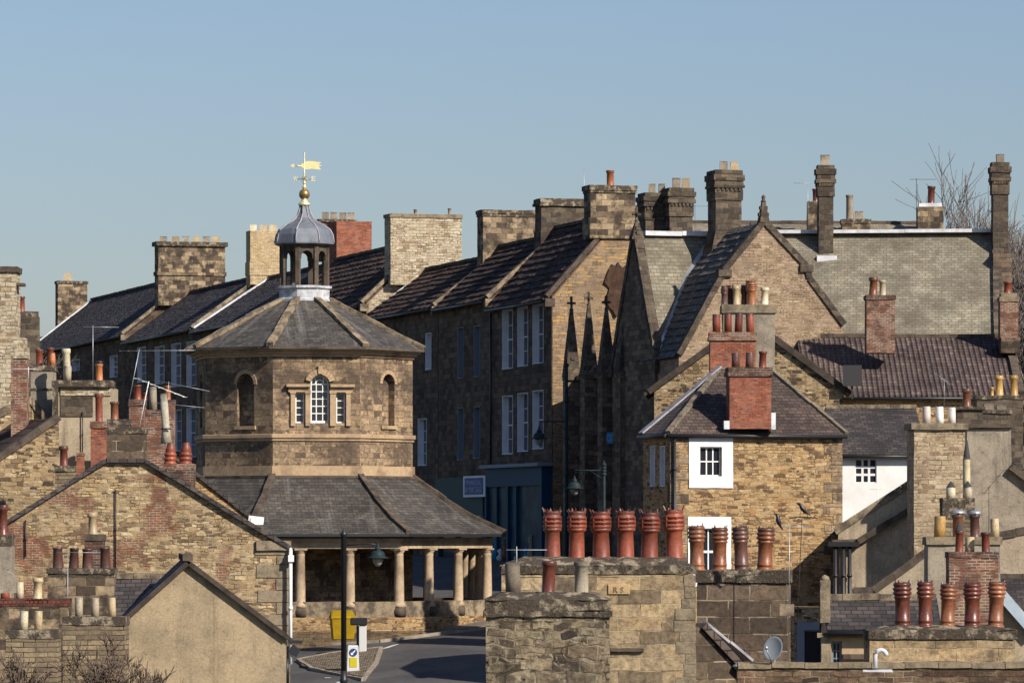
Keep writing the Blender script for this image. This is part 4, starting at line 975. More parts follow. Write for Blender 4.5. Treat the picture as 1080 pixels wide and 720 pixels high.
# third
t3, w3, f3, u3 = terrace('lower terrace house with brown flagged roof and pale verge, right of the pale brick chimney', 387, 462, 11.5, 14.0, 6.7, 'flags_brown')
window(t3, w3, f3, 449, 351, 455, 390, **WK); window(t3, w3, f3, 441, 441, 450, 491, **WK)
m = MB(); m.beam(f3.L(u3 + .12, -.2, 11.5), f3.L(u3 + .12, 3.35, 14.25), .3, .06); build('verge_flashing', m, M['flashing'], t3)
# fourth : taller, gable to the viewer with the pale brick stack
t4, w4, f4, u4 = terrace('tall terrace house whose coursed gable carries the wide pale brick chimney', 291, 386, 12.35, 15.7, 7.2, 'flags_brown')
g4 = Fr(386, Yt(386), GA)
m = MB(); m.prism([g4.L(u, -.004, z) for u, z in ((0.05, 0), (.05, 12.3), (3.6, 15.65), (7.15, 12.3), (7.15, 0))], g4.v * .003); build('gable_wall', m, M['coursed_pale'], t4)
tch(t4, 386, 412, 487, 225, 300, 'coursed_pale', depth=1.3, dY=-.6, cap=[(225, 229, 1)], capm='cap_pale', pots=[('plain', 438, 221, 4, 'pot_grey'), ('plain', 474, 220, 4, 'pot_grey')])
tch(t4, 291, 355, 392, 233, 290, 'brick', depth=2.3, dY=1, pots=[])
tch(t4, 291, 338, 374, 231, 275, 'brick_dark', depth=1.2, dY=3.6, cap=[(231, 234, 2)], pots=[('block', 343, 224, 7, 'pot_drab'), ('block', 352, 224, 7, 'pot_drab'), ('block', 361.5, 224.5, 7.5, 'pot_drab'), ('block', 370, 224.5, 7, 'pot_drab')])
# fifth, sixth, seventh
t5, w5, f5, u5 = terrace('blue slated terrace house with a broad pale verge, directly left of the market hall cupola', 206, 290.5, 12.6, 15.8, 9.6, 'slate_blue', cop='coping')
m = MB(); m.beam(f5.L(u5 + .2, -.2, 12.75), f5.L(u5 + .2, 4.8, 16.05), .55, .1, seg=2, jit=.01); build('verge_flashing', m, M['flashing'], t5)
tch(t5, 206, 264, 295, 243, 300, 'brick_buff', depth=1.2, cap=[], neck=[(276, 290, .8)], pots=[('block', 267.5, 237, 7, 'pot_cream'), ('block', 278, 237, 8, 'pot_cream'), ('block', 288, 237, 8, 'pot_cream')])
t6, w6, f6, u6 = terrace('slated terrace house with two storeys of white framed windows, under the wide blackened chimney', 133, 205.5, 12.75, 15.95, 9, 'slate_blue')
for xa, xb, y0, y1 in ((145, 155, 366, 403), (163.5, 174.5, 365, 405), (181, 192, 362, 408), (197, 208, 360, 407), (182, 192.5, 432, 476), (197, 208, 430, 482)):
    window(t6, w6, f6, xa, y0, xb - 1, y1, **WK)
window(t6, w6, f6, 163.5, 434, 174, 476, **WK)
tch(t6, 133, 167, 237.5, 255, 322, 'chim_stone', depth=1.2, cap=[(254.5, 259, 2.5)], neck=[(286, 290, 1.2)], pots=[('block', 172.5, 250, 7, 'pot_drab', None, None, 255.5), ('block', 185, 250, 7.5, 'pot_cream', None, None, 255.5), ('block', 196, 250, 8, 'pot_drab', None, None, 255.5), ('block', 207, 250, 8, 'pot_cream', None, None, 255.5), ('block', 217.5, 250, 7, 'pot_yellow', None, None, 255.5), ('block', 228, 250, 8, 'pot_drab', None, None, 255.5)][:0])
ch6 = [c for c in t6.children if c.name.startswith('chimney')][0]
frc = Fr(202, Yt(133) + 1, GA)
for x, mm in ((172.5, 'pot_drab'), (185, 'pot_buff'), (196, 'pot_drab'), (207, 'pot_buff'), (217.5, 'pot_drab'), (228, 'pot_buff')):
    u, z = frc.uz(x, 249.5, .4); pot(ch6, 'block', frc.L(u, .4, z - .4), .46, .4, mm)
t7, w7, f7, u7 = terrace('farthest terrace house with a large plain blue slate roof at the end of the row', 28, 132.5, 13.25, 17.2, 10, 'slate_blue')
window(t7, w7, f7, 116, 375, 124, 398, **WK); window(t7, w7, f7, 76, 379, 84, 391, **WK); window(t7, w7, f7, 116, 425, 124, 455, **WK)
m = MB(); m.beam(f7.L(u7 + .25, -.2, 13.4), f7.L(u7 + .25, 5, 17.45), .4, .1, seg=2, jit=.01); build('verge_flashing', m, M['flashing'], t7)
tch(t7, 28, 61, 92, 297, 352, 'chim_stone', depth=1.0, cap=[(296, 299, 1)], pots=[('block', 71.5, 288, 8, 'pot_cream')])
t8, w8, f8, u8 = terrace('end house beyond the large blue slate roof, mostly hidden behind it', -40, 27.5, 12.2, 15.0, 9, 'slate_blue')

# ------------------------------------------------------------------ gothic hall beside the terrace
go = Fr(705, Yt(705), SA); ug = go.uz(598, 450)[0]
o = go.L(ug / 2, 5, 0); o.z = g(o.x, o.y)
hall = thing('gothic_hall', 'dark gothic stone hall with steep pale slate gables, buttresses, cross-topped pinnacles and tall chimneys', 'hall', o)
zb = -5.5; z_e = go.uz(640, 392)[1]
mb = MB(); mb.prism([go.L(ug, v, z) for v, z in ((0, zb), (0, z_e), (4, z_e + 1.55), (8, z_e), (8, zb))], go.u * (-ug - .02))
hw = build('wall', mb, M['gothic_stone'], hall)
m = MB(); rslab(m, go.L(ug, .15, z_e + .06), go.L(-6.5, .15, z_e + .06), go.L(-6.5, 4, z_e + 1.6), go.L(ug, 4, z_e + 1.6)); rslab(m, go.L(ug, 8.2, z_e), go.L(-6.5, 8.2, z_e), go.L(-6.5, 4, z_e + 1.6), go.L(ug, 4, z_e + 1.6)); build('roof', m, M['slate_green'], hall)
# buttresses and pinnacles
def spire(fr, u, v, z0, z1, w, cross_=True, parent=None):
    m = MB(); b = [fr.L(u - w, v - w, z0), fr.L(u + w, v - w, z0), fr.L(u + w, v + w, z0), fr.L(u - w, v + w, z0)]
    hh = z1 - (.55 if cross_ else .05); s = .09
    tt = [fr.L(u - w * s * 2, v - w * s * 2, hh), fr.L(u + w * s * 2, v - w * s * 2, hh), fr.L(u + w * s * 2, v + w * s * 2, hh), fr.L(u - w * s * 2, v + w * s * 2, hh)]
    m.add(b + tt, [[0, 1, 2, 3], [4, 5, 6, 7], [0, 1, 5, 4], [1, 2, 6, 5], [2, 3, 7, 6], [3, 0, 4, 7]])
    for f in (.25, .5):
        for sx in (-1, 1):
            k = w * (1 - f) * 1.05; m.box(fr, u + sx * k - .06, u + sx * k + .06, v - .09, v + .09, z0 + (hh - z0) * f, z0 + (hh - z0) * f + .14)
    if cross_:
        m.lathe([(.0, hh - .08), (.11, hh), (.05, hh + .08)], fr.L(u, v, 0), 8)
        m.box(fr, u - .045, u + .045, v - .045, v + .045, hh, z1)
        m.box(fr, u - .045, u + .045, v - .2, v + .2, z1 - .3, z1 - .2); m.box(fr, u - .2, u + .2, v - .045, v + .045, z1 - .297, z1 - .203)
        m.lathe([(.0, z1 - .06), (.08, z1), (0, z1 + .1)], fr.L(u, v, 0), 8)
    return build('pinnacle', m, M['chim_dark'], parent, rough=(.012, .5, 3))
for i, (px, yt) in enumerate(((608, 313), (626.5, 308), (645, 312), (664, 318))):
    u = go.uz(px, 400)[0]; m = MB(); m.box(go, u - .35, u + .35, -.55, -.003, zb, z_e - .2)
    m.add([go.L(u - .35, -.55, z_e - .2), go.L(u + .35, -.55, z_e - .2), go.L(u + .35, -.003, z_e - .2), go.L(u - .35, -.003, z_e - .2), go.L(u - .35, -.003, z_e + .5), go.L(u + .35, -.003, z_e + .5)], [[0, 1, 2, 3], [0, 1, 5, 4], [1, 2, 5], [0, 3, 4], [2, 3, 4, 5]])
    build('buttress', m, M['gothic_stone'], hall)
    spire(go, u, -.25, z_e - .1, go.uz(px, yt, -.25)[1], .35, parent=hall)
    m = MB(); m.prism([go.L(u - .45, -.56, z_e - .25), go.L(u + .45, -.56, z_e - .25), go.L(u, -.56, z_e + .75)], go.v * .5); build('gablet', m, M['chim_dark'], hall)
for px in (617, 636, 655):
    u = go.uz(px, 430)[0]
    window(hall, hw, go, px - 3.4, 400, px + 3.4, 450, nx=2, ny=3, reveal=.2, frame='gothic_stone', fw=.08, bar=.06, glass='glass', mid=False)
    window(hall, hw, go, px - 3, 492, px + 3, 535, nx=2, ny=3, reveal=.2, frame='gothic_stone', fw=.08, bar=.06, glass='glass', mid=False)
m = MB(); m.box(go, ug, -.02, -.12, -.003, go.uz(640, 480)[1], go.uz(640, 476)[1]); m.box(go, ug, -.02, -.15, -.003, go.uz(640, 398)[1], go.uz(640, 393)[1]); build('string_course', m, M['gothic_stone'], hall)
# hanging sign
sb_ = Fr(642, Yt(642) - .9, -35); ua, z1 = sb_.uz(634.5, 456); ub, z0 = sb_.uz(650, 467.5)
s_ = thing('hanging_sign', 'small bright blue sign on the dark gothic facade', 'sign', sb_.L(0, 0, z0)); m = MB(); m.box(sb_, ua, ub, 0, .06, z0, z1); bb = build('board', m, M['sign_cyan'], s_)
text_part('ECO', sb_.L(ua + .12, -.003, z0 + .1), sb_.u, (ub - ua) * .72, (z1 - z0) * .6, .012, 'lettering_pale', bb)
m = MB(); m.box(sb_, ua - .04, ua + .04, .03, 1.2, z1 - .1, z1 - .04); m.box(sb_, ua - .04, ua + .04, -.03, .09, z0 - .2, z1 + .06); build('bracket', m, M['iron'], s_)
# steep cross wing with its gable edge-on to the viewer
uc = go.uz(676, 300)[0]; zr = go.uz(676, 250)[1]; hwid = 3.1; ze2 = 7.4
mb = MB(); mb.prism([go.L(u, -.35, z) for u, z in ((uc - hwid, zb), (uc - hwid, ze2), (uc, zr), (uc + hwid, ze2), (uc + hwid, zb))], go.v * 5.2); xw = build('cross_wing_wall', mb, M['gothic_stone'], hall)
m = MB()
for s in (-1, 1): rslab(m, go.L(uc + s * (hwid + .1), .05, ze2 - .17), go.L(uc, .05, zr), go.L(uc, 5.3, zr), go.L(uc + s * (hwid + .1), 5.3, ze2 - .17))
build('roof', m, M['slate_green'], hall)
m = MB()
for s in (-1, 1): m.beam(go.L(uc + s * (hwid + .15), -.2, ze2 - .1), go.L(uc, -.2, zr + .22), .42, .3, seg=.9, jit=.01)
m.box(go, uc - hwid - .3, uc - hwid + .15, -.45, .1, ze2 - .5, ze2); m.box(go, uc + hwid - .15, uc + hwid + .3, -.45, .1, ze2 - .5, ze2)
build('coping', m, M['chim_dark'], hall)
m = MB(); m.beam(go.L(uc, .1, zr + .17), go.L(uc, 5.2, zr + .17), .7, .2, seg=2, jit=.01); build('ridge_lead', m, M['flashing'], hall)
spire(go, uc, -.2, zr - .1, go.uz(676, 219, -.2)[1], .3, parent=hall)
# front gable, ridge running back parallel with the street
fg = Fr(720, 203.5, GA); out = [(716, 378), (764, 289), (806, 237), (850, 284), (853.5, 297), (890, 346)]
q = [fg.uz(x, y) for x, y in out]; D2 = 5.2
mb = MB(); mb.prism([fg.L(q[0][0], 0, zb)] + [fg.L(u, 0, z) for u, z in q] + [fg.L(q[-1][0], 0, zb)], fg.v * D2); fw_ = build('front_gable_wall', mb, M['gable_tan'], hall)
m = MB()
for i in range(len(q) - 1):
    (ua, za), (ub, zb_) = q[i], q[i + 1]; rslab(m, fg.L(ua, .3, za), fg.L(ub, .3, zb_), fg.L(ub, D2 + 1, zb_), fg.L(ua, D2 + 1, za))
    if i < 2: courses(m, fg.L(ua, D2 + 1, za), fg.L(ua, .3, za), fg.L(ub, .3, zb_), fg.L(ub, D2 + 1, zb_), .38, .05, .6)
build('roof', m, M['slate_dark'], hall)
m = MB()
for i in range(len(q) - 1): m.beam(fg.L(q[i][0], .08, q[i][1] + .16), fg.L(q[i + 1][0], .08, q[i + 1][1] + .16), .34, .26, seg=.9, jit=.01)
for (x, y) in ((764, 289), (850, 284)):
    u, z = fg.uz(x, y); m.box(fg, u - .3, u + .3, -.14, .3, z - .12, z + .2)
build('coping', m, M['chim_dark'], hall)
spire(fg, q[2][0], .1, q[2][1] + .1, fg.uz(806, 206)[1], .22, cross_=False, parent=hall)
m = MB(); m.lathe([(0, q[2][1] + .9), (.13, q[2][1] + 1.0), (.05, q[2][1] + 1.1), (.1, q[2][1] + 1.2), (0, q[2][1] + 1.32)], fg.L(q[2][0], .1, 0), 8); build('finial', m, M['chim_dark'], hall)
vc = (go.L(uc, 2, 0) - fg.o).dot(fg.v); k1 = (zr - ze2) / hwid; k2 = (q[2][1] - q[0][1]) / (q[2][0] - q[0][0])
def vly(z):
    (ua, za), (ub, zb_) = (q[0], q[1]) if z < q[1][1] else (q[1], q[2])
    return fg.L(ua + (ub - ua) * (z - za) / (zb_ - za), vc - (zr - z) / k1, z + .3)
m = MB()
zz = [zr + (ze2 + .2 - zr) * i / 8 for i in range(9)]
for a, b in zip(zz, zz[1:]): m.beam(vly(a), vly(b), .42, .1, up=(-.5, -.6, .6)); build('valley_flashing', m, M['flashing'], hall)
# big pale roof to the right
br = Fr(940, 214, -5)
m = MB(); ua, _ = br.uz(800, 400); ub, ze = br.uz(1056, 400); zr = br.uz(940, 248, 8)[1]
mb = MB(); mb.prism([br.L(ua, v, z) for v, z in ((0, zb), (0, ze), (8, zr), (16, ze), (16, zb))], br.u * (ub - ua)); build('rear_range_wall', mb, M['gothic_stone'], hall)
m = MB(); rslab(m, br.L(ua, -.2, ze - .2), br.L(ub, -.2, ze - .2), br.L(ub, 8, zr), br.L(ua, 8, zr)); rslab(m, br.L(ua, 16.2, ze - .2), br.L(ub, 16.2, ze - .2), br.L(ub, 8, zr), br.L(ua, 8, zr)); build('roof', m, M['slate_green'], hall)
m = MB(); m.beam(br.L(ua, 7.9, zr + .16), br.L(ub, 7.9, zr + .16), .9, .16, seg=2.2, jit=.01); build('ridge_lead', m, M['flashing'], hall)
m = MB(); m.beam(br.L(ub - .1, -.2, ze - .05), br.L(ub - .1, 8, zr + .2), .4, .35, seg=1, jit=.01); build('coping', m, M['chim_dark'], hall)
def tall_chim(Y, x0, x1, yt, yb, depth, a, capy, pots, mat='chim_dark', flare=None):
    """gothic stack: moulded cap of stepped rings, corbel table, plain shaft, wider base"""
    c, fr = chimney(hall, Y, x0, x1, capy[-1], yb, depth, mat, a=a, cap=[(capy[0], capy[1], 1.2), (capy[1], capy[2], 3.0), (capy[2], capy[3], 1.8), (capy[3], capy[4], 2.8), (capy[4] + 1, capy[5], 1.2)], capm='chim_dark', pots=pots)
    ua, z = fr.uz(x0, capy[4]); ub, z2 = fr.uz(x0, capy[4] + 3.2)[0], fr.uz(x0, capy[4] + 3.2)[1]; uR = fr.uz(x1, capy[4])[0]
    m = MB(); n = 6
    for i in range(n):
        k = ua + (uR - ua) * (i + .5) / n; m.box(fr, k - .05, k + .05, -.1, .02, z2, z)
    for i in range(4): k = depth * (i + .5) / 4; m.box(fr, ua - .1, ua + .02, k - .05, k + .05, z2, z)
    m.box(fr, ua - .03, uR + .03, -.03, depth * .98, z2 + .01, z + .01)
    build('corbel_trim', m, M['chim_dark'], c)
    if flare:
        m = MB(); (y0, y1, w0) = flare; za, zb3 = fr.uz(x0, y0)[1], fr.uz(x0, y1)[1]; d = w0 * Y / F
        V = [fr.L(ua - .005, -.005, za), fr.L(uR + .005, -.005, za), fr.L(uR + .005, depth, za), fr.L(ua - .005, depth, za), fr.L(ua - d, -d * .4, zb3), fr.L(uR + d, -d * .4, zb3), fr.L(uR + d, depth + d * .4, zb3), fr.L(ua - d, depth + d * .4, zb3)]
        V += [p - Vector((0, 0, 3)) for p in V[4:]]
        m.add(V, [[0, 1, 2, 3], [0, 1, 5, 4], [1, 2, 6, 5], [2, 3, 7, 6], [3, 0, 4, 7], [4, 5, 9, 8], [5, 6, 10, 9], [6, 7, 11, 10], [7, 4, 8, 11], [8, 9, 10, 11]]); build('chimney_base', m, M[mat], c)
    return c, fr
tall_chim(214.5, 681, 704, 0, 262, 1.0, GA, [203, 207, 212, 215, 218, 232], [('block', 687.5, 194, 7, 'pot_drab'), ('block', 698, 194, 7, 'pot_drab')])
tall_chim(214, 706.5, 730.5, 0, 262, 1.0, GA, [198, 202, 207, 210, 214, 228], [('block', 713.5, 188, 8, 'pot_drab'), ('block', 723.5, 188, 8, 'pot_buff')])
tall_chim(208.5, 755, 782, 0, 262, 1.1, GA, [179, 184, 190, 195, 198, 211], [('block', 763.5, 170.5, 8, 'pot_drab'), ('block', 774.5, 170.5, 8, 'pot_buff')], flare=(243, 268, 6))
tall_chim(221.0, 863.5, 879, 0, 300, .75, 2, [174, 178, 184, 189, 193, 207], [('block', 870.5, 163.5, 9, 'pot_drab')])
tall_chim(220.2, 1047.5, 1063.5, 0, 302, .75, 2, [171, 176, 182, 187, 191, 205], [('block', 1054.5, 163, 8, 'pot_drab')])
m = MB(); q_ = Fr(871, 220.9, 2); u0, z1 = q_.uz(861, 270); u1, z0 = q_.uz(882, 278); m.box(q_, u0, u1, -.3, .5, z0 - .3, z1); build('flashing', m, M['flashing'], hall)
m = MB(); q_ = Fr(1055, 219.8, 2); u0, z1 = q_.uz(1046, 256); u1, z0 = q_.uz(1066, 330); m.box(q_, u0, u1, -.5, .9, z0 - 2, q_.uz(1046, 268)[1]); build('chimney_base', m, M['gothic_stone'], hall)
# range behind with a long dull ridge
t, w_, r_, _ = facing_house('rear_range', 'long low roof ridge just showing above the pale slate roofs of the gothic hall', 'house', Fr(850, 236, 3), 700, 990, 275, 238, 5, 'gothic_stone', 'slate_green', gut=False)
chimney(t, 239, 968, 995, 218, 250, .9, 'chim_stone', cap=[(214, 219, -1.5)], capm='flashing', pots=[('plain', 982, 197, 8.5, 'pot_brown')])
chimney(t, 239, 888, 918, 233, 250, .9, 'chim_stone', cap=[(231, 236, .8)], pots=[('taper', 896.5, 205, 9, 'pot_drab'), ('block', 906, 223, 8, 'pot_drab')], a=0)
chimney(t, 238, 852, 866, 212, 250, .9, 'chim_stone', cap=[], pots=[('plain', 860, 199, 7, 'pot_brown')])
# ------------------------------------------------------------------ houses on the right
R_ = 'RIGHT'
# pantiled house with its gable neighbour
th, wh, rh, q = facing_house('pantiled_house', 'long low house with a brown pantiled roof below the pale slate roof', 'house', Fr(960, 200, 0), 850, 1076, 418, 358, 5.4, 'rubble_warm', 'pantile', copR='coping_dark')
c = chimney(th, 201.5, 914, 944, 314, 372, 1.1, 'brick_old', cap=[(311, 316, 1)], capm='brick_dark', pots=[('waist', 920.5, 293, 11, 'pot_tanorange'), ('plain', 931, 296, 8, 'pot_cream')])
chimney(th, 203.5, 1055, 1074, 317, 362, .9, 'brick_old', cap=[(313, 318, 1), (309, 313, -1)], capm='cap_pale', pots=[('plain', 1062.5, 297, 9.5, 'pot_red')])
chimney(th, 203, 1056, 1076, 356, 372, 1.1, 'chim_stone', cap=[])
gh, wgh, rgh = gable_house('rubble_gable_house', 'rubble stone gable house behind the red brick chimneys, its dark verges sloping both ways', 'house', Fr(707, 192, -3), [(690, 411), (790, 338), (888, 409)], 5, 'rubble', 'tile_brown', eave_ov=.35)
m = MB(); fr = Fr(707, 192, -3)
for a, b in (((684, 413), (790, 336.5)), ((790, 336.5), (891, 411))): m.beam(fr.P(*a, -.12), fr.P(*b, -.12), .1, .24)
build('barge_board', m, M['wood_dark'], gh)
m = MB(); pa = fr.P(876, 412, -.3); u, z = fr.uz(880, 412, -.3)
u1, z1 = fr.uz(889, 385, -.5); u2, z2 = fr.uz(909, 407, -.5); m.box(fr, u1, u2, -.5, -.42, z2, z1); m.box(fr, (u1 + u2) / 2 - .04, (u1 + u2) / 2 + .04, -.42, .2, z2 - .5, z2 + .5)
build('panel', m, M['brown_sign'], gh)
# grey rendered stack with six clay pots, upper and lower red brick chimneys
stack('tall grey rendered chimney with crowned clay pots, highest of three before the tan gable', 182.5, 763, 817, 329, 1.2, 'render_grey', a=0, cap=[(321, 330, 2)], capm='cap_pale',
      pots=[('crown', 763.5, 300, 8, 'pot_dark'), ('crown', 770.5, 298, 9, 'pot_brown', None, .8), ('waist', 777, 301, 9, 'pot_buff'), ('crown', 785, 298, 8, 'pot_brown', None, .8), ('crown', 792.5, 293, 12.5, 'pot_tanorange'), ('waist', 806.5, 303, 10, 'pot_cream')], group='chimney stacks seen without their houses')
stack('red brick chimney with four plain red pots, below the grey rendered one', 179.5, 749, 797, 358, 1.0, 'brick', a=0, cap=[(350, 355, 1), (355, 359, 1.8)], capm='brick_old', caprough=(.004, 2, 1),
      pots=[('cyl', 756, 331, 9, 'pot_red'), ('cyl', 768, 331, 9, 'pot_red'), ('cyl', 779, 331, 9, 'pot_red'), ('cyl', 791, 331, 9, 'pot_red')], group='chimney stacks seen without their houses')
# the lit stone house with the white window
fe = Fr(707, 170, GA); ue = fe.uz(888, 500)[0]; ze = fe.uz(707, 457)[1]; DE = 3.2
o = fe.L(ue / 2, DE / 2, 0); o.z = g(o.x, o.y)
he = thing('stone_house', 'sunlit rubble stone house with one small white framed window under a brown hipped roof', 'house', o)
mb = MB(); mb.box(fe, 0, ue, 0, DE, o.z - 1.5, ze); we = build('wall', mb, M['rubble_warm'], he)
WE = dict(reveal=.1, frame='white', fw=.045, bar=.045, surround='white', sproud=.05)
window(he, we, fe, 738, 471, 761, 502, nx=3, ny=2, sw=.42, mid=False, **WE)
window(he, we, fe, 737, 557, 759, 606, nx=2, ny=2, sw=.42, **WE)
m = MB(); rd = random.Random(3)
z = ze - .1; i = 0; mq = MB()
while z > -4.2:
    h = rd.uniform(.28, .42); 
    if z - h < -4.2: break
    wq = .7 if i % 2 else .38
    m.box(fe, ue - wq + rd.uniform(-.05, .05), ue + .02, -.02, .3, z - h + .02, z); mq.box(fe, -.02, (.7 if (i + 1) % 2 else .38), -.02, .3, z - h + .02, z); z -= h; i += 1
build('quoins', m, M['ashlar'], he, bev=.015); build('quoins', mq, M['ashlar'], he, bev=.015)
fs = Fr(707, 170, SA)
for xa, xb in ((686, 691), (696.5, 701.5)):
    window(he, we, fs, xa, 470, xb, 513, nx=2, ny=2, reveal=.15, frame='offwhite', fw=.08, lining='offwhite')
# its hipped roof
zr = fe.uz(784, 393, DE)[1]; ov = .14; dz = (zr - ze) / DE * ov
eL, eR, eBL, eBR = fe.L(-ov, -ov, ze - dz), fe.L(ue + ov, -ov, ze - dz), fe.L(-ov, DE, ze - dz), fe.L(ue + ov, DE, ze - dz)
uA = fe.uz(758, 393, DE)[0]; uB = fe.uz(812, 396, DE)[0]; rA, rB = fe.L(uA, DE, zr), fe.L(uB, DE, zr); up = Vector((0, 0, .12))
m = MB(); P_ = [eL, eR, rB, rA, eBL, eBR]; V = [p + up for p in P_] + [p - Vector((0, 0, .0)) for p in P_]
m.add(V, [[0, 1, 2, 3], [0, 3, 4], [1, 5, 2], [2, 5, 4, 3], [6, 7, 8, 9], [6, 9, 10], [7, 11, 8], [8, 11, 10, 9], [0, 1, 7, 6], [1, 5, 11, 7], [5, 4, 10, 11], [4, 0, 6, 10]])
rf = build('roof', m, M['tile_brown'], he, rough=(.03, .8, .6))
m = MB()
for a, b in ((eL, rA), (eR, rB), (rA, rB)): m.beam(a + up * 1.25, b + up * 1.25, .2, .1, seg=.4, jit=.012)
build('hip_tiles', m, M['coping_mid'], rf)
m = MB(); m.beam(eBL + up * 1.5 + fe.v * -.1, rA + up * 1.8 + fe.v * -.1, .5, .06, seg=1.3, jit=.015); build('flashing', m, M['old_lead'], rf)
m = MB(); m.tube([eL + Vector((0, -.06, .02)), eR + Vector((0, -.06, .02))], .075, 8); m.tube([eL + Vector((-.06, 0, .02)), eBL + Vector((-.06, 0, .02))], .075, 8); build('gutter', m, M['black'], he)
downpipe(he, [fe.L(.12, -.12, ze - .15), fe.L(.12, -.12, o.z)], .05)
c, cf = chimney(he, 170.35, 769.5, 813.5, 394, 452, 1.1, 'brick', a=4, cap=[(387, 392, 1.2), (392, 396.5, 2)], capm='brick_dark', caprough=(.004, 2, 1),
      pots=[('cyl', 776, 372, 9, 'pot_dark'), ('cyl', 790.5, 372, 9, 'pot_dark'), ('plain', 804, 370, 9, 'pot_red')])
m = MB(); u, z = cf.uz(813.5, 438); m.box(cf, u + .003, u + .16, .0, .5, z - .5, z + .1); u, z = cf.uz(769.5, 445); m.box(cf, u - .2, u - .003, -.0, .35, z - .25, z + .05); build('flashing', m, M['flashing'], c)
# white house
tw, ww, rw, q = facing_house('white_house', 'small white painted house with a nine-pane window and a blackish tiled roof', 'house', Fr(926, 186, 1), 880, 975, 479, 433, 3.6, 'white', 'tile_dark', ridgem='coping')
window(tw, ww, Fr(926, 186, 1), 902, 484, 924.5, 509, nx=3, ny=3, reveal=.05, frame='white', fw=.03, bar=.09, mid=False)
aerial('thin aerial on a pole in front of the white house', 926, 552, 514, 172, yaw=10, blen=1.2, n=4, el=.12, r=.018, mat='offwhite')
# lean-to building against the stone house
lf = Fr(884, 167.3, -4)
lh, lw, lr = gable_house('rendered_annexe', 'buff rendered building with a steep stone verge rising behind the black drainpipes', 'house', lf, [(884, 562), (975, 503), (1060, 560)], 5, 'render_pale', 'tile_dark', cop='coping', copw=.32)
m = MB(); m.beam(lf.P(878, 572, -.12), lf.P(905, 571, -.12), .2, .2); m.beam(lf.P(905, 571, -.16), lf.P(972, 530, -.16), .26, .22, seg=1.2, jit=.01); build('lower_coping', m, M['coping_dark'], lh)
for du in (-.1, .18, .4): downpipe(lh, [lf.L(du, -.2, lf.uz(885, 574)[1]), lf.L(du, -.2, -7)], .07)
m = MB(); m.box(lf, -.35, .75, -.35, -.003, lf.uz(885, 576)[1], lf.uz(885, 571)[1]); build('hopper_head', m, M['black'], lh)
# second lean-to verge lower down
l2, l2w, l2r = gable_house('low_gabled_annexe', 'low buff annexe whose dark coping kinks upward behind the brown pots', 'house', Fr(902, 150, -4), [(904, 627), (921, 626.5), (985, 580), (1100, 560)], 4, 'render_pale', 'tile_dark', cop='coping_dark', copw=.28)
# tall pale stack and the grey rendered gable
stack('broad pale stone chimney with three white pots', 160, 964, 1018, 453, 2.0, 'rubble_pale', a=2, cap=[(446, 453, 3)], capm='cap_pale', mound=.0,
      pots=[('cyl', 977, 429, 9, 'pot_white'), ('cyl', 991, 429, 9, 'pot_white'), ('cyl', 1004.5, 429, 9, 'pot_white')], group='chimney stacks seen without their houses')
rg, rw_, rr_ = gable_house('grey_rendered_house', 'grey cement rendered gable with a streaked square shoulder, right of the pale stone stack', 'house', Fr(1018, 164, 0), [(1019, 492), (1020, 452), (1066, 452), (1067, 491), (1110, 520)], 4, 'render_grey', 'tile_dark', skip=(0, 1, 2), ridge=False)
m = MB(); f_ = Fr(1018, 164, 0); a, b = f_.uz(1017, 451), f_.uz(1068, 447); m.box(f_, a[0], b[0], -.12, 1.5, a[1], b[1]); build('slab_cap', m, M['coping_dark'], rg, rough=(.02, .4, 2))
m = MB(); m.beam(f_.P(1066, 491, -.1), f_.P(1100, 517, -.1), .3, .22, seg=.6, jit=.02); build('coping', m, M['coping_dark'], rg)
stack('dark stepped stack with one squat orange pot, behind the three white pots', 178, 1030, 1066, 436, 1.3, 'chim_dark', cap=[(432, 436, 1.5)], pots=[('block', 1042, 425, 10, 'pot_grey'), ('block', 1056, 427, 10, 'pot_grey')], group='chimney stacks seen without their houses')
stack('low dark stack carrying a small ringed orange pot beside three white pots', 172, 1009, 1036, 432, 1.0, 'chim_dark', cap=[(429, 432, 3)], pots=[('waist', 1020, 410, 11, 'pot_tanorange')], group='chimney stacks seen without their houses')
stack('low black stack with two bright orange hooded pots in front of the pantiles', 186, 1030, 1079, 421, 1.3, 'chim_dark', cap=[(417, 421, 1)], pots=[('waist', 1054.5, 396, 10.5, 'pot_yellow'), ('waist', 1069.5, 396, 10.5, 'pot_yellow'), ('waist', 1046.5, 408, 5, 'pot_yellow')], group='chimney stacks seen without their houses')
# brick houses at the right edge
t, a_, b_, q = facing_house('dark_roofed_house', 'dark roofed house at the right edge below the pale grey gable', 'house', Fr(1080, 170, -4), 1068, 1180, 585, 500, 5, 'brick_dark', 'tile_dark')
t, a_, b_ = gable_house('buff_gable_house', 'buff rendered gable with a pale lead verge behind the rightmost brown pot', 'house', Fr(1080, 132, 0), [(1040, 612), (1130, 690)], 3, 'render_pale', 'tile_dark', ridge=False)
m = MB(); f_ = Fr(1080, 132, 0); m.beam(f_.P(1052, 622, -.12), f_.P(1092, 668, -.12), .3, .3, seg=1.5); build('lead_verge', m, M['lead_blue'], t)
t, a_, b_, q = facing_house('dark_tiled_cottage', 'cottage roof of blackish tiles behind the row of brown ringed pots', 'house', Fr(1070, 140, -3), 1052, 1150, 655, 613, 3, 'rubble', 'tile_dark')
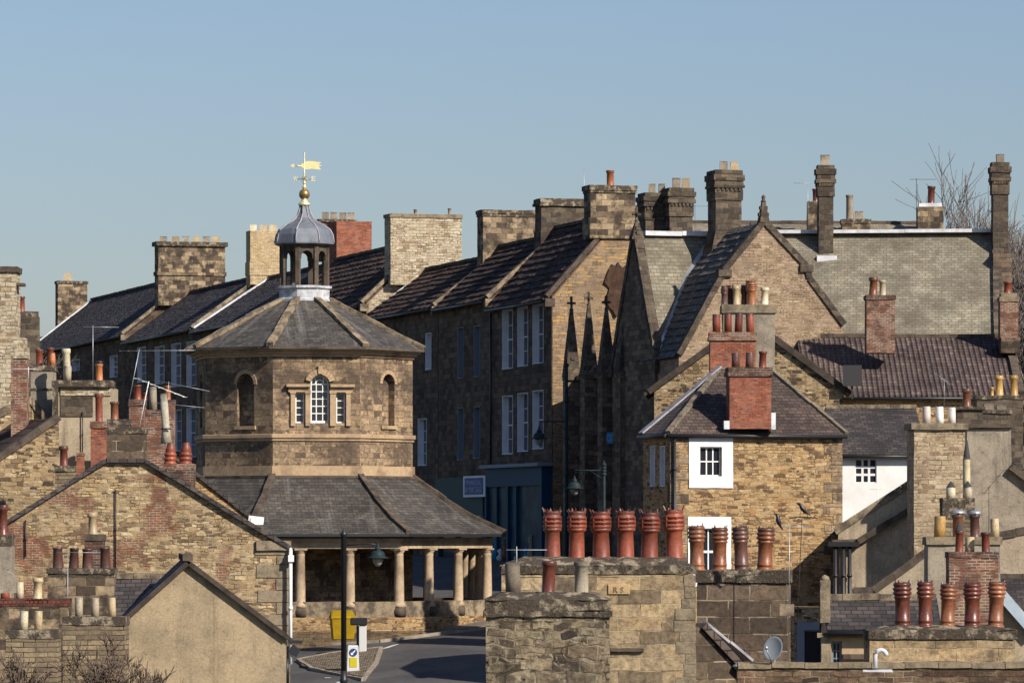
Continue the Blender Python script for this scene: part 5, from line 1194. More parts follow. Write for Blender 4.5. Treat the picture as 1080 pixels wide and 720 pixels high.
# stacks between
stack('grey rendered stack with a yellow pot, white-hooded pots and a buff pot', 133, 979, 1055, 574, 1.3, 'render_grey', a=0, cap=[(566, 574, 2)], capm='cap_pale',
      pots=[('cyl', 991, 544, 12.5, 'pot_yellow'), ('plain', 1010, 543, 13, 'pot_tanorange', 'mush'), ('plain', 1028.5, 543, 12, 'pot_dark', 'mush'), ('cyl', 1049, 546, 10, 'pot_buff')], group='chimney stacks seen without their houses')
stack('old brick chimney with two slim red pots in front of the grey rendered stack', 129, 1001, 1053, 587, 1.0, 'brick_old', a=0, cap=[(582, 588, .5)], capm='brick_dark', rough=(.01, .4, 3),
      pots=[('plain', 1012, 560, 10, 'pot_red', 'cone'), ('plain', 1040, 561, 10.5, 'pot_red'), ('cyl', 1023, 566, 11, 'pot_buff', None, .9)], group='chimney stacks seen without their houses')
stack('low mossy stack with two cream pots and one tall buff pot, all dark-pointed', 141, 993, 1030, 548, 1.1, 'thin_x' if 0 else 'coursed_thin', a=0, cap=[(525, 548, -1.5)], rough=(.02, .3, 3),
      pots=[('cyl', 1002.5, 513, 11, 'pot_cream', 'cone'), ('cyl', 1020.5, 513, 10, 'pot_cream', 'cone'), ('cyl', 1019.5, 484, 8.5, 'pot_buff', 'cone', .9)], group='chimney stacks seen without their houses')
# small slate roof with the stone post
t, w_, r_, q = facing_house('low_stone_house', 'low stone house with small dark roof, barred window and a round-topped corner post', 'house', Fr(905, 116, 0), 874, 990, 664, 636, 1.4, 'dressed', 'tile_dark', ridgem='coping')
f_ = Fr(905, 116, 0)
window(t, w_, f_, 877, 676, 888, 720, nx=2, ny=5, reveal=.1, frame='grey_paint', fw=.05, mid=False)
m = MB(); u0, z0 = f_.uz(864.5, 656); u1, z1 = f_.uz(875, 612); m.box(f_, u0, u1, -.25, .05, z0, z1 - .0)
m.lathe([((u1 - u0) / 2, 0), ((u1 - u0) * .35, .1), (0, .16)], f_.L((u0 + u1) / 2, -.1, z1), 10); build('stone_post', m, M['cap_pale'], t, rough=(.02, .15, 5))
m = MB(); u0, z0 = f_.uz(866, 720); u1, z1 = f_.uz(876, 672); m.box(f_, u0, u1, -.12, -.003, z0 - 2, z1); m.box(f_, u0 - .1, f_.uz(950, 672)[0], -.1, -.004, z1 + .003, z1 + .12); build('corner_pier', m, M['coping'], t)
m = MB(); m.beam(f_.P(889, 692, -.1), f_.P(915, 692, -.1), .2, .12); m.beam(f_.P(915, 692, -.12), f_.P(945, 672, -.12), .2, .14); build('sloping_coping', m, M['coping_dark'], t)
# grey framed doorway in the shaded wall
fd = Fr(854, 166, GA); wn = thing('lower_wall', 'shaded stone outbuilding wall with a grey painted door frame', 'outbuilding', fd.L(0, 1, g(fd.o.x, 167)))
m = MB(); ua, zt = fd.uz(838, 640); ub, _ = fd.uz(880, 640); m.box(fd, ua, ub, 0, 2.6, -9, zt); wo = build('wall', m, M['rubble'], wn)
window(wn, wo, fd, 848, 664, 868, 722, nx=1, ny=1, reveal=.1, frame='grey_paint', fw=.05, surround='grey_paint', sw=.28, sproud=.04, mid=False)

# ------------------------------------------------------------------ foreground stacks on the right
stack('broad blackened block-stone chimney with four ringed pots, three orange-brown and one dark', 92, 735, 830, 617, 1.5, 'blocks_dark', a=-6, cap=[(601, 614, 1.5), (614, 618, -.5)], capm='cap_stone', mound=.0, rough=(.015, .4, 2), group='foreground chimney stacks',
      pots=[('ringed', 735, 552, 19, 'pot_tanorange'), ('ringed', 759, 552, 19, 'pot_tanorange'), ('ringed', 782, 552, 19, 'pot_dark'), ('ringed', 806.5, 552, 20.5, 'pot_tanorange')])
t, fr = stack('sandstone chimney with five large glazed brown ringed pots at the lower right', 88, 917, 1071, 675, 1.3, 'coursed_big', a=0, cap=[(664, 674, 1.5)], capm='cap_stone', mound=.06, rough=(.015, .4, 2), group='foreground chimney stacks',
      pots=[('ringed', 952.5, 611, 20.5, 'pot_brown'), ('ringed', 975.5, 611, 19, 'pot_brown'), ('ringed', 1000, 612, 19, 'pot_tanorange'), ('ringed', 1024.5, 611, 20.5, 'pot_brown'), ('ringed', 1049.5, 611, 20.5, 'pot_tanorange')])
# central foreground pair
t, fr = stack('great squared sandstone chimney with six tall crowned red pots, at the centre of the foreground', 85, 529, 733, 606, 1.5, 'coursed_big', a=0, cap=[(596, 605, 1.2)], capm='cap_stone', mound=.14, rough=(.007, .4, 2), caprough=(.03, .16, 4), group='foreground chimney stacks',
      pots=[('crown', 582.5, 534, 20.5, 'pot_red'), ('crown', 608, 534.5, 21, 'pot_red'), ('crown', 634, 533.5, 23, 'pot_red'), ('crown', 659.5, 533, 22.5, 'pot_red'), ('crown', 685, 534, 22.5, 'pot_red'), ('crown', 711.5, 532, 24, 'pot_red')])
m = MB(); u0, z0 = fr.uz(641, 626.5); u1, z1 = fr.uz(664, 616); m.box(fr, u0, u1, -.03, .05, z0, z1); cb = build('carved_stone', m, M['carving'], t, bev=.01)
text_part('R S', fr.L(u0 + .1, -.028, z0 + .035), fr.u, (u1 - u0) * .48, .1, .012, 'coping', cb, 'carved_letters')
m = MB(); u0, z0 = fr.uz(644, 686.5); u1, z1 = fr.uz(679, 683); m.box(fr, u0, u1, -.07, -.01, z0, z1); build('projecting_ledge', m, M['coping_dark'], t, rough=(.012, .15, 5))
fq = Fr(731, 85.0, 0); u0, _ = fq.uz(731, 700); m = MB(); z = fq.uz(731, 607)[1]; rd = random.Random(9)
while z > -4:
    h = rd.uniform(.17, .23); m.box(fr, fr.uz(rd.choice((712, 722, 718)), 650)[0] + rd.uniform(-.02, .02), fr.uz(733, 650)[0] + rd.uniform(.01, .02), -.012, .25, z - h + .012, z); z -= h
build('quoins', m, M['cap_pale'], t, rough=(.012, .3, 3))
stack('rubble chimney with short grey, dark red and buff pots, before the six crowned pots', 78, 513, 643, 650, 1.4, 'rubble_front', a=0, cap=[(632, 644, 1), (644, 650, 2.5)], capm='cap_stone', mound=.11, rough=(.02, .3, 2.5), caprough=(.025, .16, 4), group='foreground chimney stacks',
      pots=[('cyl', 541.5, 594, 17, 'pot_grey'), ('plain', 578, 590.5, 16.5, 'pot_brown'), ('plain', 614, 593, 17.5, 'pot_drab')])
# sloping roof, dish and low wall
jr = Fr(736, 93, -30)
t, w_, r_ = gable_house('slated_lean_to', 'sloping stone-slated roof edge with pale lead flashing, between the great chimney and the satellite dish', 'outbuilding', Fr(733, 89.5, 25), [(700, 640), (738, 662), (806, 735)], 2.4, 'blocks_dark', 'tile_brown', ridge=False, skip=(0,))
fz = Fr(733, 89.5, 25); m = MB(); m.beam(fz.P(742, 656, 1.6), fz.P(790, 696, 1.6), .32, .05, seg=.5, jit=.012); build('flashing', m, M['old_lead'], t)
m = MB(); m.beam(fz.P(776, 700, -.1), fz.P(800, 726, -.1), .14, .1); build('edge_flashing', m, M['lead_blue'], t)
fw2 = Fr(860, 86.5, 0); a_, z1 = fw2.uz(778, 700); b_, _ = fw2.uz(1095, 700); o = fw2.L((a_ + b_) / 2, .25, 0); o.z = g(o.x, o.y)
t = thing('yard_wall', 'low brown stone wall with a mossy top below the satellite dish', 'wall', o)
m = MB(); m.box(fw2, a_, b_, 0, .5, o.z - .3, z1 - .06); build('wall', m, M['rubble_brown'], t, rough=(.02, .3, 3))
m = MB(); m.beam(fw2.L(a_, .25, z1 - .02), fw2.L(b_, .25, z1 - .02), .58, .1, seg=.6, jit=.01); build('coping', m, M['cap_pale'], t, rough=(.015, .2, 4))
dz_ = W(816, 684, 86.5); t = thing('satellite_dish', 'grey satellite dish standing above the low stone and brick front', 'satellite dish', dz_)
rot = Matrix.Rotation(R(72), 3, 'X'); rot2 = Matrix.Rotation(R(-28), 3, 'Z')
m = MB(); V = []; 
prof = [(.23 * i / 6, .045 * (i / 6) ** 2) for i in range(7)]
mm = MB(); mm.lathe([(.001, .0)] + prof[1:] + [(.235, .04)] + [(r, z - .012) for r, z in reversed(prof[1:])] + [(.001, -.012)], (0, 0, 0), 28)
m.add([dz_ + rot2 @ (rot @ Vector((p.x * .82, p.y, p.z))) for p in mm.v], mm.f, True); build('reflector', m, M['pale_dish'], t)
m = MB(); d0 = rot2 @ (rot @ Vector((0, -.25, 0))); d1 = rot2 @ (rot @ Vector((0, -.1, .3))); m.tube([dz_ + d0, dz_ + d1], .012, 6); m.tube([dz_ + d1, dz_ + d1 + Vector((0, 0, .06))], .028, 8); m.tube([dz_ + Vector((.02, .06, 0)), dz_ + Vector((.02, .12, -.5))], .02, 6); build('arm', m, M['steel'], t)
# bent flue pipe
p0 = W(923, 704, 84.5); t = thing('flue_pipe', 'pale hooked metal flue pipe on a small lead tray at the lower right', 'pipe', p0)
m = MB(); pts = [p0 + Vector((0, 0, 0)), p0 + Vector((0, 0, .22))] + [p0 + Vector((.1 - .1 * math.cos(math.pi * i / 8), 0, .22 + .1 * math.sin(math.pi * i / 8))) for i in range(1, 9)]; m.tube(pts, .042, 12); build('pipe', m, M['plastic_white'], t)
m = MB(); fp = FrO(p0[:2], 0); m.box(fp, -.22, .3, -.12, .12, p0.z - .07, p0.z - .03); build('tray', m, M['flashing'], t, rough=(.012, .1, 5))
# aerial on bracket beside four pots
t = aerial('tall thin aerial mast on a bracket, just right of the four ringed pots', 832.5, 648, 552, 91, yaw=5, blen=.55, n=7, el=.06, r=.013, mat='steel')
m = MB(); b0 = W(833, 640, 91); fb = FrO(b0[:2], 0); m.box(fb, -.2, .08, -.05, .1, b0.z - .16, b0.z + .06); build('bracket', m, M['coping'], t)
crow('black bird facing left on the aerial beside the four ringed pots', 818, 553.5, 90.9, -1, .6, .75)
crow('black bird facing left against the sunlit stone wall, upper of the pair by the aerial', 845, 541.5, 96, -1, .62, .35)
crow('small black bird on the far roof ridge left of the pointed gable finial', 793, 239, 233, 1, .7, .8)
t = thing('bird_perch', 'second aerial arm under the upper bird', 'aerial', W(846, 545, 96)); m = MB(); a = W(846, 544, 96); m.tube([W(838, 545, 96), W(862, 546, 96)], .012, 6); m.tube([W(846, 545, 96), W(841, 652, 96)], .01, 6)
for i in range(6): p = W(841 + i * 3.6, 545, 96); m.tube([p - Vector((0, .12, 0)), p + Vector((0, .12, 0))], .01, 5); 
build('antenna', m, M['wood_dark'], t)
# aerials on the skyline and elsewhere
aerial('plain skyline aerial pole left of the snowy stone stack on the far ridge', 966.5, 248, 188, 237, yaw=0, blen=1.3, n=3, el=.08, r=.022, mat='iron')
aerial('skyline aerial with a short boom beside the tall slender gothic chimney', 852, 240, 192, 236, yaw=182, blen=.9, n=5, el=.25, r=.02, mat='steel')
aerial('thin whip aerial on the skyline beside the single-pot chimney', 616, 222, 177, 226, yaw=30, blen=.1, n=2, el=.02, r=.018, mat='steel')
aerial('low aerial boom running between the two clusters of gothic chimneys', 733, 245, 216, 211, yaw=2, blen=2.6, n=14, el=.12, r=.014, mat='steel')
aerial('white aerial boom held out level above the stone chimney beside the market hall', 545, 600, 576, 84, yaw=4, blen=.72, n=6, el=.06, r=.01, mat='plastic_white')
aerial('black aerial with splayed arms against the pale grey gable', 1043, 560, 512, 150, yaw=35, blen=1.1, n=5, el=.4, r=.016, mat='black', blade=.9)
aerial('faint spindly aerial over the three white pots', 996, 431, 399, 176, yaw=150, blen=1.0, n=4, el=.3, r=.012, mat='steel', blade=.7)
m = None
# ------------------------------------------------------------------ houses on the left
GS = 'chimney stacks seen without their houses'
# rear gable beside the market hall
b2, w_, r_ = gable_house('rear_gable_house', 'stone gable directly behind the big brick-patched gable, its dark verge ending in a white board', 'house', Fr(205, 164, 5), [(100, 520), (170, 474), (262, 545)], 5, 'rubble_warm', 'tile_dark')
m = MB(); f_ = Fr(205, 164, 5); m.beam(f_.P(262, 547, -.12), f_.P(278, 549, -.12), .2, .25); m.box(f_, f_.uz(264, 549)[0], f_.uz(277, 549)[0], -.25, -.02, f_.uz(264, 553)[1], f_.uz(264, 546)[1]); build('white_board', m, M['white'], b2)
# big gable
fb = Fr(150, 150, 5.2)
big, wb, rb_ = gable_house('brick_patched_gable_house', 'large rubble stone gable house patched with red brick, dark verges and quoined right corner', 'house', fb, [(8, 552), (112, 488), (152, 488), (304, 578)], 8, 'rubble_brick', 'tile_dark', ridge=False, ov=.15, skip=())
m = MB(); rd = random.Random(2); ur = fb.uz(305, 620)[0]; z = fb.uz(305, 571)[1]; i = 0
while z > -6.5:
    h = rd.uniform(.28, .45); wq = (1.0, .45)[i % 2]; m.box(fb, ur - wq * rd.uniform(.85, 1.1), ur + .03, -.03, .4, z - h + .025, z); z -= h; i += 1
build('quoins', m, M['cap_pale'], big, rough=(.015, .3, 3))
m = MB(); a = fb.P(272, 571, -.1); u0, z0 = fb.uz(270, 580); u1, z1 = fb.uz(307, 570); m.box(fb, u0, u1, -.12, .5, z0, z1); build('kneeler', m, M['cap_pale'], big, rough=(.02, .3, 3))
dp = [fb.P(306.5, 582, -.25), fb.P(306.5, 700, -.25)]; downpipe(big, dp, .055, 'white')
m = MB(); m.box(fb, fb.uz(303.5, 590)[0], fb.uz(309.5, 590)[0], -.36, -.12, fb.uz(306, 592)[1], fb.uz(306, 585)[1]); m.tube([fb.P(306.5, 584, -.25), fb.P(306.5, 577, -.1)], .06, 8); build('hopper_head', m, M['white'], big)
m = MB(); m.beam(fb.P(304, 676, -.3), fb.P(319, 676.5, -.3), .12, .09); m.beam(fb.P(308, 690, -.3), fb.P(313, 682, -.3), .12, .3); m.tube([fb.P(303, 694, -.3), fb.P(303, 720, -.3)], .06, 8); build('low_gutter', m, M['black'], big)
chimney(big, 150.1, 112.5, 151.5, 457, 492, 1.4, 'blocks_dark', cap=[(451, 457, .8)], rough=(.015, .4, 2))
for x0, y0, x1, y1 in ((27, 548, 27, 587), (122, 516, 122, 600)): downpipe(big, [fb.P(x0, y0, -.06), fb.P(x1, y1, -.06)], .02)
# chimneys behind its ridge
stack('orange-red brick chimney with a very tall plain red pot', 156, 95.5, 112, 451, .8, 'brick', a=0, cap=[(444, 451, 1)], capm='brick_old', rough=(.008, .4, 3), pots=[('plain', 105, 414, 9, 'pot_red'), ], group=GS)
stack('low dark stack with one short ochre pot behind the tall red pot', 160, 113, 136, 448, 1.0, 'chim_dark', cap=[(442, 448, .5)], pots=[('plain', 120.5, 424, 9.5, 'pot_tanorange')], group=GS)
stack('brick stack under two red pots among the tangle of aerials', 163, 136, 152, 428, .9, 'brick_old', cap=[(421, 428, .6)], capm='brick_dark', pots=[('plain', 145.5, 406, 9, 'pot_red'), ('plain', 153, 414, 6, 'pot_red')], group=GS)
stack('tall brick stack with a slim grey concrete pot and a leaning grey pipe', 158, 153.5, 173, 438, .9, 'brick_old', cap=[(432, 438, .6)], capm='brick_dark', rough=(.01, .3, 3), pots=[('cyl', 162, 408, 8.5, 'pot_drab')], group=GS)
stack('brick stack with one orange pot rising behind the leaning grey pipe', 161, 170, 183, 426, .9, 'brick_old', cap=[(421, 426, .6)], capm='brick_dark', pots=[('plain', 176.5, 406, 8, 'pot_orange')], group=GS)
p = W(175.5, 458, 156.5); t = thing('leaning_pipe', 'grey concrete pipe leaning against the tall brick stack', 'pipe', p); m = MB(); m.tube([p + Vector((0, 0, -.3)), W(175, 452, 156.5), W(172.5, 416, 156.8)], [.2, .13, .125], 12); build('pipe', m, M['pot_drab'], t)
m = MB(); m.tube([W(170, 452, 156.3), W(180, 452, 156.3)], .03, 6); build('strap', m, M['black'], t)
stack('old brick chimney with two squat beehive pots ringed in bright red', 152, 172.5, 204, 495, 1.0, 'brick_dark', a=0, cap=[(489, 495, .3)], capm='brick_old', rough=(.012, .3, 3), pots=[('beehive', 179.5, 467, 13, 'pot_red'), ('beehive', 195.5, 467, 14, 'pot_red')], group=GS)
stack('low dark stone stack with a single ringed brown-red pot, left of the big gable verge', 155, 58, 86, 497, 1.0, 'coursed_thin', a=0, cap=[(491, 497, 1)], rough=(.015, .3, 3), pots=[('waist', 68, 469.5, 10.5, 'pot_red')], group=GS)
stack('slim brick flue stub leaning on the left verge of the big gable', 153, 80.5, 88, 480, .35, 'brick', a=0, cap=[(477, 480, .7)], capm='brick_old', group=GS)
# buff rendered block with the flat stone slab
sb, w_, r_ = gable_house('slab_topped_house', 'buff rendered wall topped by a dark stone slab and a strip of pale blockwork', 'house', Fr(60, 166, 0), [(60, 408), (117, 408)], 3, 'render_pale', 'tile_dark', skip=(0,), ridge=False)
f_ = Fr(60, 166, 0)
def strip(x0, y0, x1, y1, mat, v0, v1, nm, rough=None):
    m = MB(); a, b = f_.uz(x0, y1), f_.uz(x1, y0); m.box(f_, a[0], b[0], v0, v1, a[1], b[1]); return build(nm, m, M[mat], sb, rough=rough)
strip(55, 401, 118, 408, 'cap_stone', -.18, 1.4, 'slab', (.02, .3, 3)); strip(64, 409, 117, 417, 'coursed_pale', -.05, -.003, 'block_course')
strip(64, 418, 98, 439, 'chim_dark', -.04, -.004, 'dark_course'); strip(56, 401.5, 62, 446, 'cap_stone', -.3, -.19, 'pier')  # darker band below the pale blocks, then the pier
downpipe(sb, [f_.P(87, 434, -.08), f_.P(87, 482, -.08)], .02)
fr0 = Fr(86, 166.5, 0)
for kd, x, y0, wd, mt, cw, vv in (('plain', 71, 367, 9.5, 'pot_cream', None, .5), ('gothic_', 0, 0, 0, '', None, 0), ('cyl', 71.5, 386, 8, 'pot_cream', 'gothic', .2), ('plain', 105, 384, 8.5, 'pot_orange', 'black', .5)):
    if not wd: continue
    u, z = fr0.uz(x, y0, vv); zb = fr0.uz(x, 401, vv)[1]; pot(sb, kd, fr0.L(u, vv, zb), wd * 166.5 / F, z - zb, mt, cw)
stack('grey rendered chimney with two red pots, left of the stone slab', 168, 32.5, 56, 391, 1.2, 'render_grey', a=0, cap=[(385, 391, 1), (409, 411, .8)], pots=[('plain', 41.5, 368, 8.5, 'pot_red'), ('plain', 53.5, 367, 9, 'pot_red'), ('cyl', 55, 372, 7, 'pot_orange', None, .1)], group=GS)
stack('brick chimney with a stepped pale stone head at the far left', 163, 11.5, 28, 379, 1.0, 'brick_old', a=0, cap=[(356, 366, -2), (366, 378, .4)], capm='coursed_pale', caprough=(.01, .5, 2), group=GS)
stack('tall pale squared stone chimney cut by the left edge of the photo', 168, -22, 16.5, 286, 1.6, 'coursed_pale', a=0, cap=[(281, 287, 2)], capm='coping_dark', rough=(.015, .5, 2), group=GS)
m = MB(); f_ = Fr(16, 168, 0); u, z = f_.uz(16.5, 298); m.box(f_, u + .003, u + .27, .2, .9, z - .1, z); ts = [o for o in sc.objects if o.get('label', '').startswith('tall pale squared')][0]; build('projecting_slab', m, M['coping_dark'], ts)
stack('small dark stack with one slim red pot against the sky at the far left', 200, 17, 42, 334, 1.0, 'chim_dark', a=10, cap=[(328, 334, -1)], pots=[('plain', 23, 312.5, 7.5, 'pot_red')], group=GS)
# house with the lit gable at the far left
cg, w_, r_ = gable_house('left_gable_house', 'rubble gable house at the left edge with dark stone-flagged roof and heavy stone verge', 'house', Fr(0, 160, 20), [(-40, 512), (62, 443), (62.8, 500)], 6, 'rubble', 'flags_brown', ridge=False, cop='coping_dark', copw=.36)
t_, w_, r_ = gable_house('left_rear_house', 'shaded roof of dark flags between the brick chimney and the grey rendered stack', 'house', Fr(0, 166, 20), [(-70, 470), (33, 425), (50, 450)], 5, 'rubble', 'flags_brown', ridge=False, cop='coping', copw=.3)
# lower left: rendered gable and rows of pots
ra, w_, r_ = gable_house('rendered_gable_house', 'plain tan rendered gable with thin dark verges at the lower left', 'house', Fr(200, 122, 5), [(133, 655), (198, 594.5), (302, 673)], 6, 'render_tan', 'tile_dark', ov=.12, eave_ov=.1, th=.09)
m = MB(); f_ = Fr(200, 122, 5); m.beam(f_.P(133.5, 651, -.14), f_.P(197, 594, -.14), .03, .12); m.beam(f_.P(200, 594, -.14), f_.P(304, 672, -.14), .03, .12); build('barge_board', m, M['wood_dark'], ra)
t, w_, r_, q = facing_house('dark_roofed_cottage', 'strip of blackish tiled roof between the lower left chimneys and the tan rendered gable', 'house', Fr(150, 127, 0), 118, 186, 660, 613, 2.2, 'rubble', 'tile_dark', ridgem='coping', gut=False)
stack('dark stone chimney with four brown tapering pots in front of the brick-patched gable', 136, 50, 120, 609, 1.2, 'chim_stone', a=0, cap=[(599, 605, 1), (605, 609, 0)], rough=(.015, .4, 2), group='lower left chimney stacks',
      pots=[('taper', 61, 577, 12.5, 'pot_dark'), ('taper', 77.5, 578, 11, 'pot_dark'), ('taper', 93, 578, 12.5, 'pot_dark'), ('taper', 111.5, 577, 12.5, 'pot_dark')])
stack('small stack with one yellow ringed pot on a dark slab, above the four brown pots', 141, 89, 108, 570, .9, 'brick_dark', a=0, cap=[(563, 570, .8)], capm='coping_dark', group='lower left chimney stacks', pots=[('waist', 98.5, 540, 11, 'pot_buff')])
stack('brick-banded stack with two cream pots and a short red one at the left edge', 130, -10, 71, 640, 1.2, 'chim_stone', a=0, cap=[(631, 636, .5), (636, 640, .2)], capm='brick_band', rough=(.015, .4, 2), caprough=(.01, .4, 3), group='lower left chimney stacks',
      pots=[('cyl', 20.5, 613, 9.5, 'pot_cream'), ('waist', 39.5, 609, 11.5, 'pot_buff'), ('cyl', 5.5, 622, 10, 'pot_red')])
stack('thin-coursed stone chimney with three cream pots, left of the tan rendered gable', 119, 66, 132, 659, 1.2, 'coursed_thin', a=0, cap=[(650, 659, .8)], rough=(.012, .4, 2), group='lower left chimney stacks',
      pots=[('cyl', 82.5, 630, 9, 'pot_cream'), ('cyl', 100.5, 630, 9, 'pot_cream'), ('cyl', 118.5, 630, 9, 'pot_buff')])
stack('thin-coursed stone chimney with two cream pots at the lower left corner', 117, 6, 60, 673, 1.2, 'coursed_thin', a=0, cap=[(664, 673, .8)], rough=(.012, .4, 2), group='lower left chimney stacks',
      pots=[('cyl', 24.5, 644, 9.5, 'pot_cream'), ('cyl', 40.5, 644, 9.5, 'pot_buff')])
stack('grey stone stack with rounded top and one dark red ringed pot at the left edge', 137, -14, 12, 576, 1.0, 'render_grey', a=0, cap=[(564, 576, 0)], group='lower left chimney stacks', pots=[('waist', 3, 532, 12, 'pot_brown')])
p = W(0, 0, 126); t = thing('stone_finial', 'grey round-headed stone slab behind the cream pots at the left edge', 'stone', W(7, 640, 126)); m = MB(); f_ = Fr(7, 126, 0)
pts = [f_.P(-4, 625)] + [f_.P(6.5 + 9.5 * math.cos(a), 613 - 11 * math.sin(a)) for a in [math.pi * (1 - i / 10) for i in range(11)]] + [f_.P(16, 625)]; m.prism(pts, f_.v * .35); build('slab', m, M['render_grey'], t, rough=(.02, .2, 4))
# aerial tangle over the left chimneys
aerial('slim aerial pole rising above the stone slab against the far slate roof', 98, 402, 343, 164, yaw=10, blen=1.2, n=6, el=.1, r=.02, mat='steel')
aerial('tall leaning aerial with a long level boom left of the market hall', 135, 428, 368, 161, yaw=-12, blen=2.6, n=10, el=.3, r=.02, mat='steel', pxt=147)
aerial('white aerial with crossed arms over the slim grey pot', 147, 450, 402, 155, yaw=-25, blen=1.9, n=7, el=.35, r=.026, mat='white', pxt=157, blade=-.35)
aerial('aerial whose long boom points at the market hall just above its cornice', 177, 420, 402, 160, yaw=-8, blen=1.9, n=16, el=.1, r=.015, mat='steel', pxt=178, blade=-.2)
aerial('lower of two booms pointing from the brick stacks towards the market hall', 176, 448, 424, 158, yaw=-4, blen=1.7, n=14, el=.1, r=.015, mat='steel', blade=-.1)
aerial('small aerial across the brick chimney at the far left', 30, 400, 387, 158, yaw=178, blen=1.0, n=5, el=.2, r=.016, mat='offwhite')
aerial('grey aerial in front of the four brown pots', 71.5, 690, 580, 131, yaw=3, blen=1.2, n=9, el=.07, r=.014, mat='steel')
# overhead wires
for nm, a, b in (('wire', W(30, 366, 168), W(130, 358, 300)),):
    pass
# ------------------------------------------------------------------ street furniture
pb = Vector((W(362.5, 700, 172).x, 172, 0)); pb.z = g(pb.x, 172)
t = thing('street_lamp', 'black lamp post with a hanging bell-shaped lantern, standing before the arcade', 'street lamp', pb)
zt = W(0, 562, 172).z; rr = .1
m = MB(); m.lathe([(.2, 0), (.2, .25), (.15, .35), (.13, 1.2), (.16, 1.25), (.13, 1.3), (rr, 1.6)] , pb, 12); m.lathe([(rr, 1.5), (rr, zt - pb.z - .1), (.13, zt - pb.z - .08), (.13, zt - pb.z), (.06, zt - pb.z + .06), (.03, zt - pb.z + .16), (0, zt - pb.z + .2)], pb, 12); build('post', m, M['black'], t)
lx = W(398.5, 580, 172); m = MB(); m.tube([Vector((pb.x, 172, lx.z + .18)), lx + Vector((-.3, 0, .24)), lx + Vector((0, 0, .2))], .025, 6); build('arm', m, M['black'], t)
def lantern(par, c, s=1.0):
    m = MB(); m.lathe([(.02, .28), (.05, .22), (.04, .16), (.1, .12), (.13, .02), (.1, 0), (.2, -.03), (.26, -.12), (.28, -.24), (.42, -.28), (.42, -.3), (.24, -.3), (.2, -.28)], c, 18); m.v = [c + (p - c) * s for p in m.v]; build('lantern_hood', m, M['iron'], par)
    m = MB(); m.lathe([(.0, -.62), (.08, -.6), (.16, -.5), (.2, -.38), (.2, -.301)], c, 16); m.v = [c + (p - c) * s for p in m.v]; build('lantern_globe', m, M['globe'], par)
lantern(t, lx, .95)
def wall_lamp(label, pxp, ya, yb_, Y, pxl, yl, arms):
    b = Vector((W(pxp, 500, Y).x, Y, 0)); b.z = g(b.x, Y); t = thing('street_lamp', label, 'street lamp', b, 'green street lamps on the dark side of the street')
    m = MB(); m.lathe([(.16, 0), (.14, 1), (.09, 1.2), (.075, W(0, ya, Y).z - b.z), (.02, W(0, ya, Y).z - b.z + .2)], b, 10); 
    for k in range(4): z = W(0, ya + (500 - ya) * k / 3, Y).z - b.z; m.lathe([(.06, z - .1), (.13, z), (.06, z + .1)], b, 10)
    build('post', m, M['iron'], t)
    c = W(pxl, yl, Y); m = MB(); m.tube([Vector((b.x, Y, c.z + .5)), c + Vector((0, 0, .5)), c + Vector((0, 0, .25))], .03, 6); m.tube([Vector((b.x, Y, c.z + .1)), Vector((b.x + (c.x - b.x) * .5, Y, c.z + .5))], .02, 6); build('arm', m, M['iron'], t)
    lantern(t, c, .95)
wall_lamp('green street lamp hanging in front of the white windows of the three-bay house', 597.5, 385, 0, 213, 568.5, 456, 0)
wall_lamp('green street lamp hanging just above the crowned red pots', 637, 490, 0, 205, 606, 508, 0)
# grit bin
b0 = G(361, 675, 150, 260); t = thing('grit_bin', 'yellow plastic grit bin against the arcade base wall', 'grit bin', b0); yb = 190.3; b0.y
f_ = FrO((W(361.5, 660, yb).x, yb), 8); zb, zt = f_.uz(360, 674)[1], f_.uz(360, 652)[1]
m = MB(); V = [f_.L(-.42, -.3, zb), f_.L(.42, -.3, zb), f_.L(.42, .3, zb), f_.L(-.42, .3, zb), f_.L(-.5, -.38, zt), f_.L(.5, -.38, zt), f_.L(.5, .38, zt), f_.L(-.5, .38, zt)]
m.add(V, [[0, 1, 2, 3], [4, 5, 6, 7], [0, 1, 5, 4], [1, 2, 6, 5], [2, 3, 7, 6], [3, 0, 4, 7]]); build('bin_body', m, M['yellow'], t, bev=.03)
m = MB(); V = [f_.L(-.54, -.42, zt + .01), f_.L(.54, -.42, zt + .01), f_.L(.54, .42, zt + .01), f_.L(-.54, .42, zt + .01), f_.L(-.46, -.3, zt + .1), f_.L(.46, -.3, zt + .1), f_.L(.42, .38, zt + .34), f_.L(-.42, .38, zt + .34)]
m.add(V, [[0, 1, 2, 3], [4, 5, 6, 7], [0, 1, 5, 4], [1, 2, 6, 5], [2, 3, 7, 6], [3, 0, 4, 7]]); build('lid', m, M['yellow'], t, bev=.025)
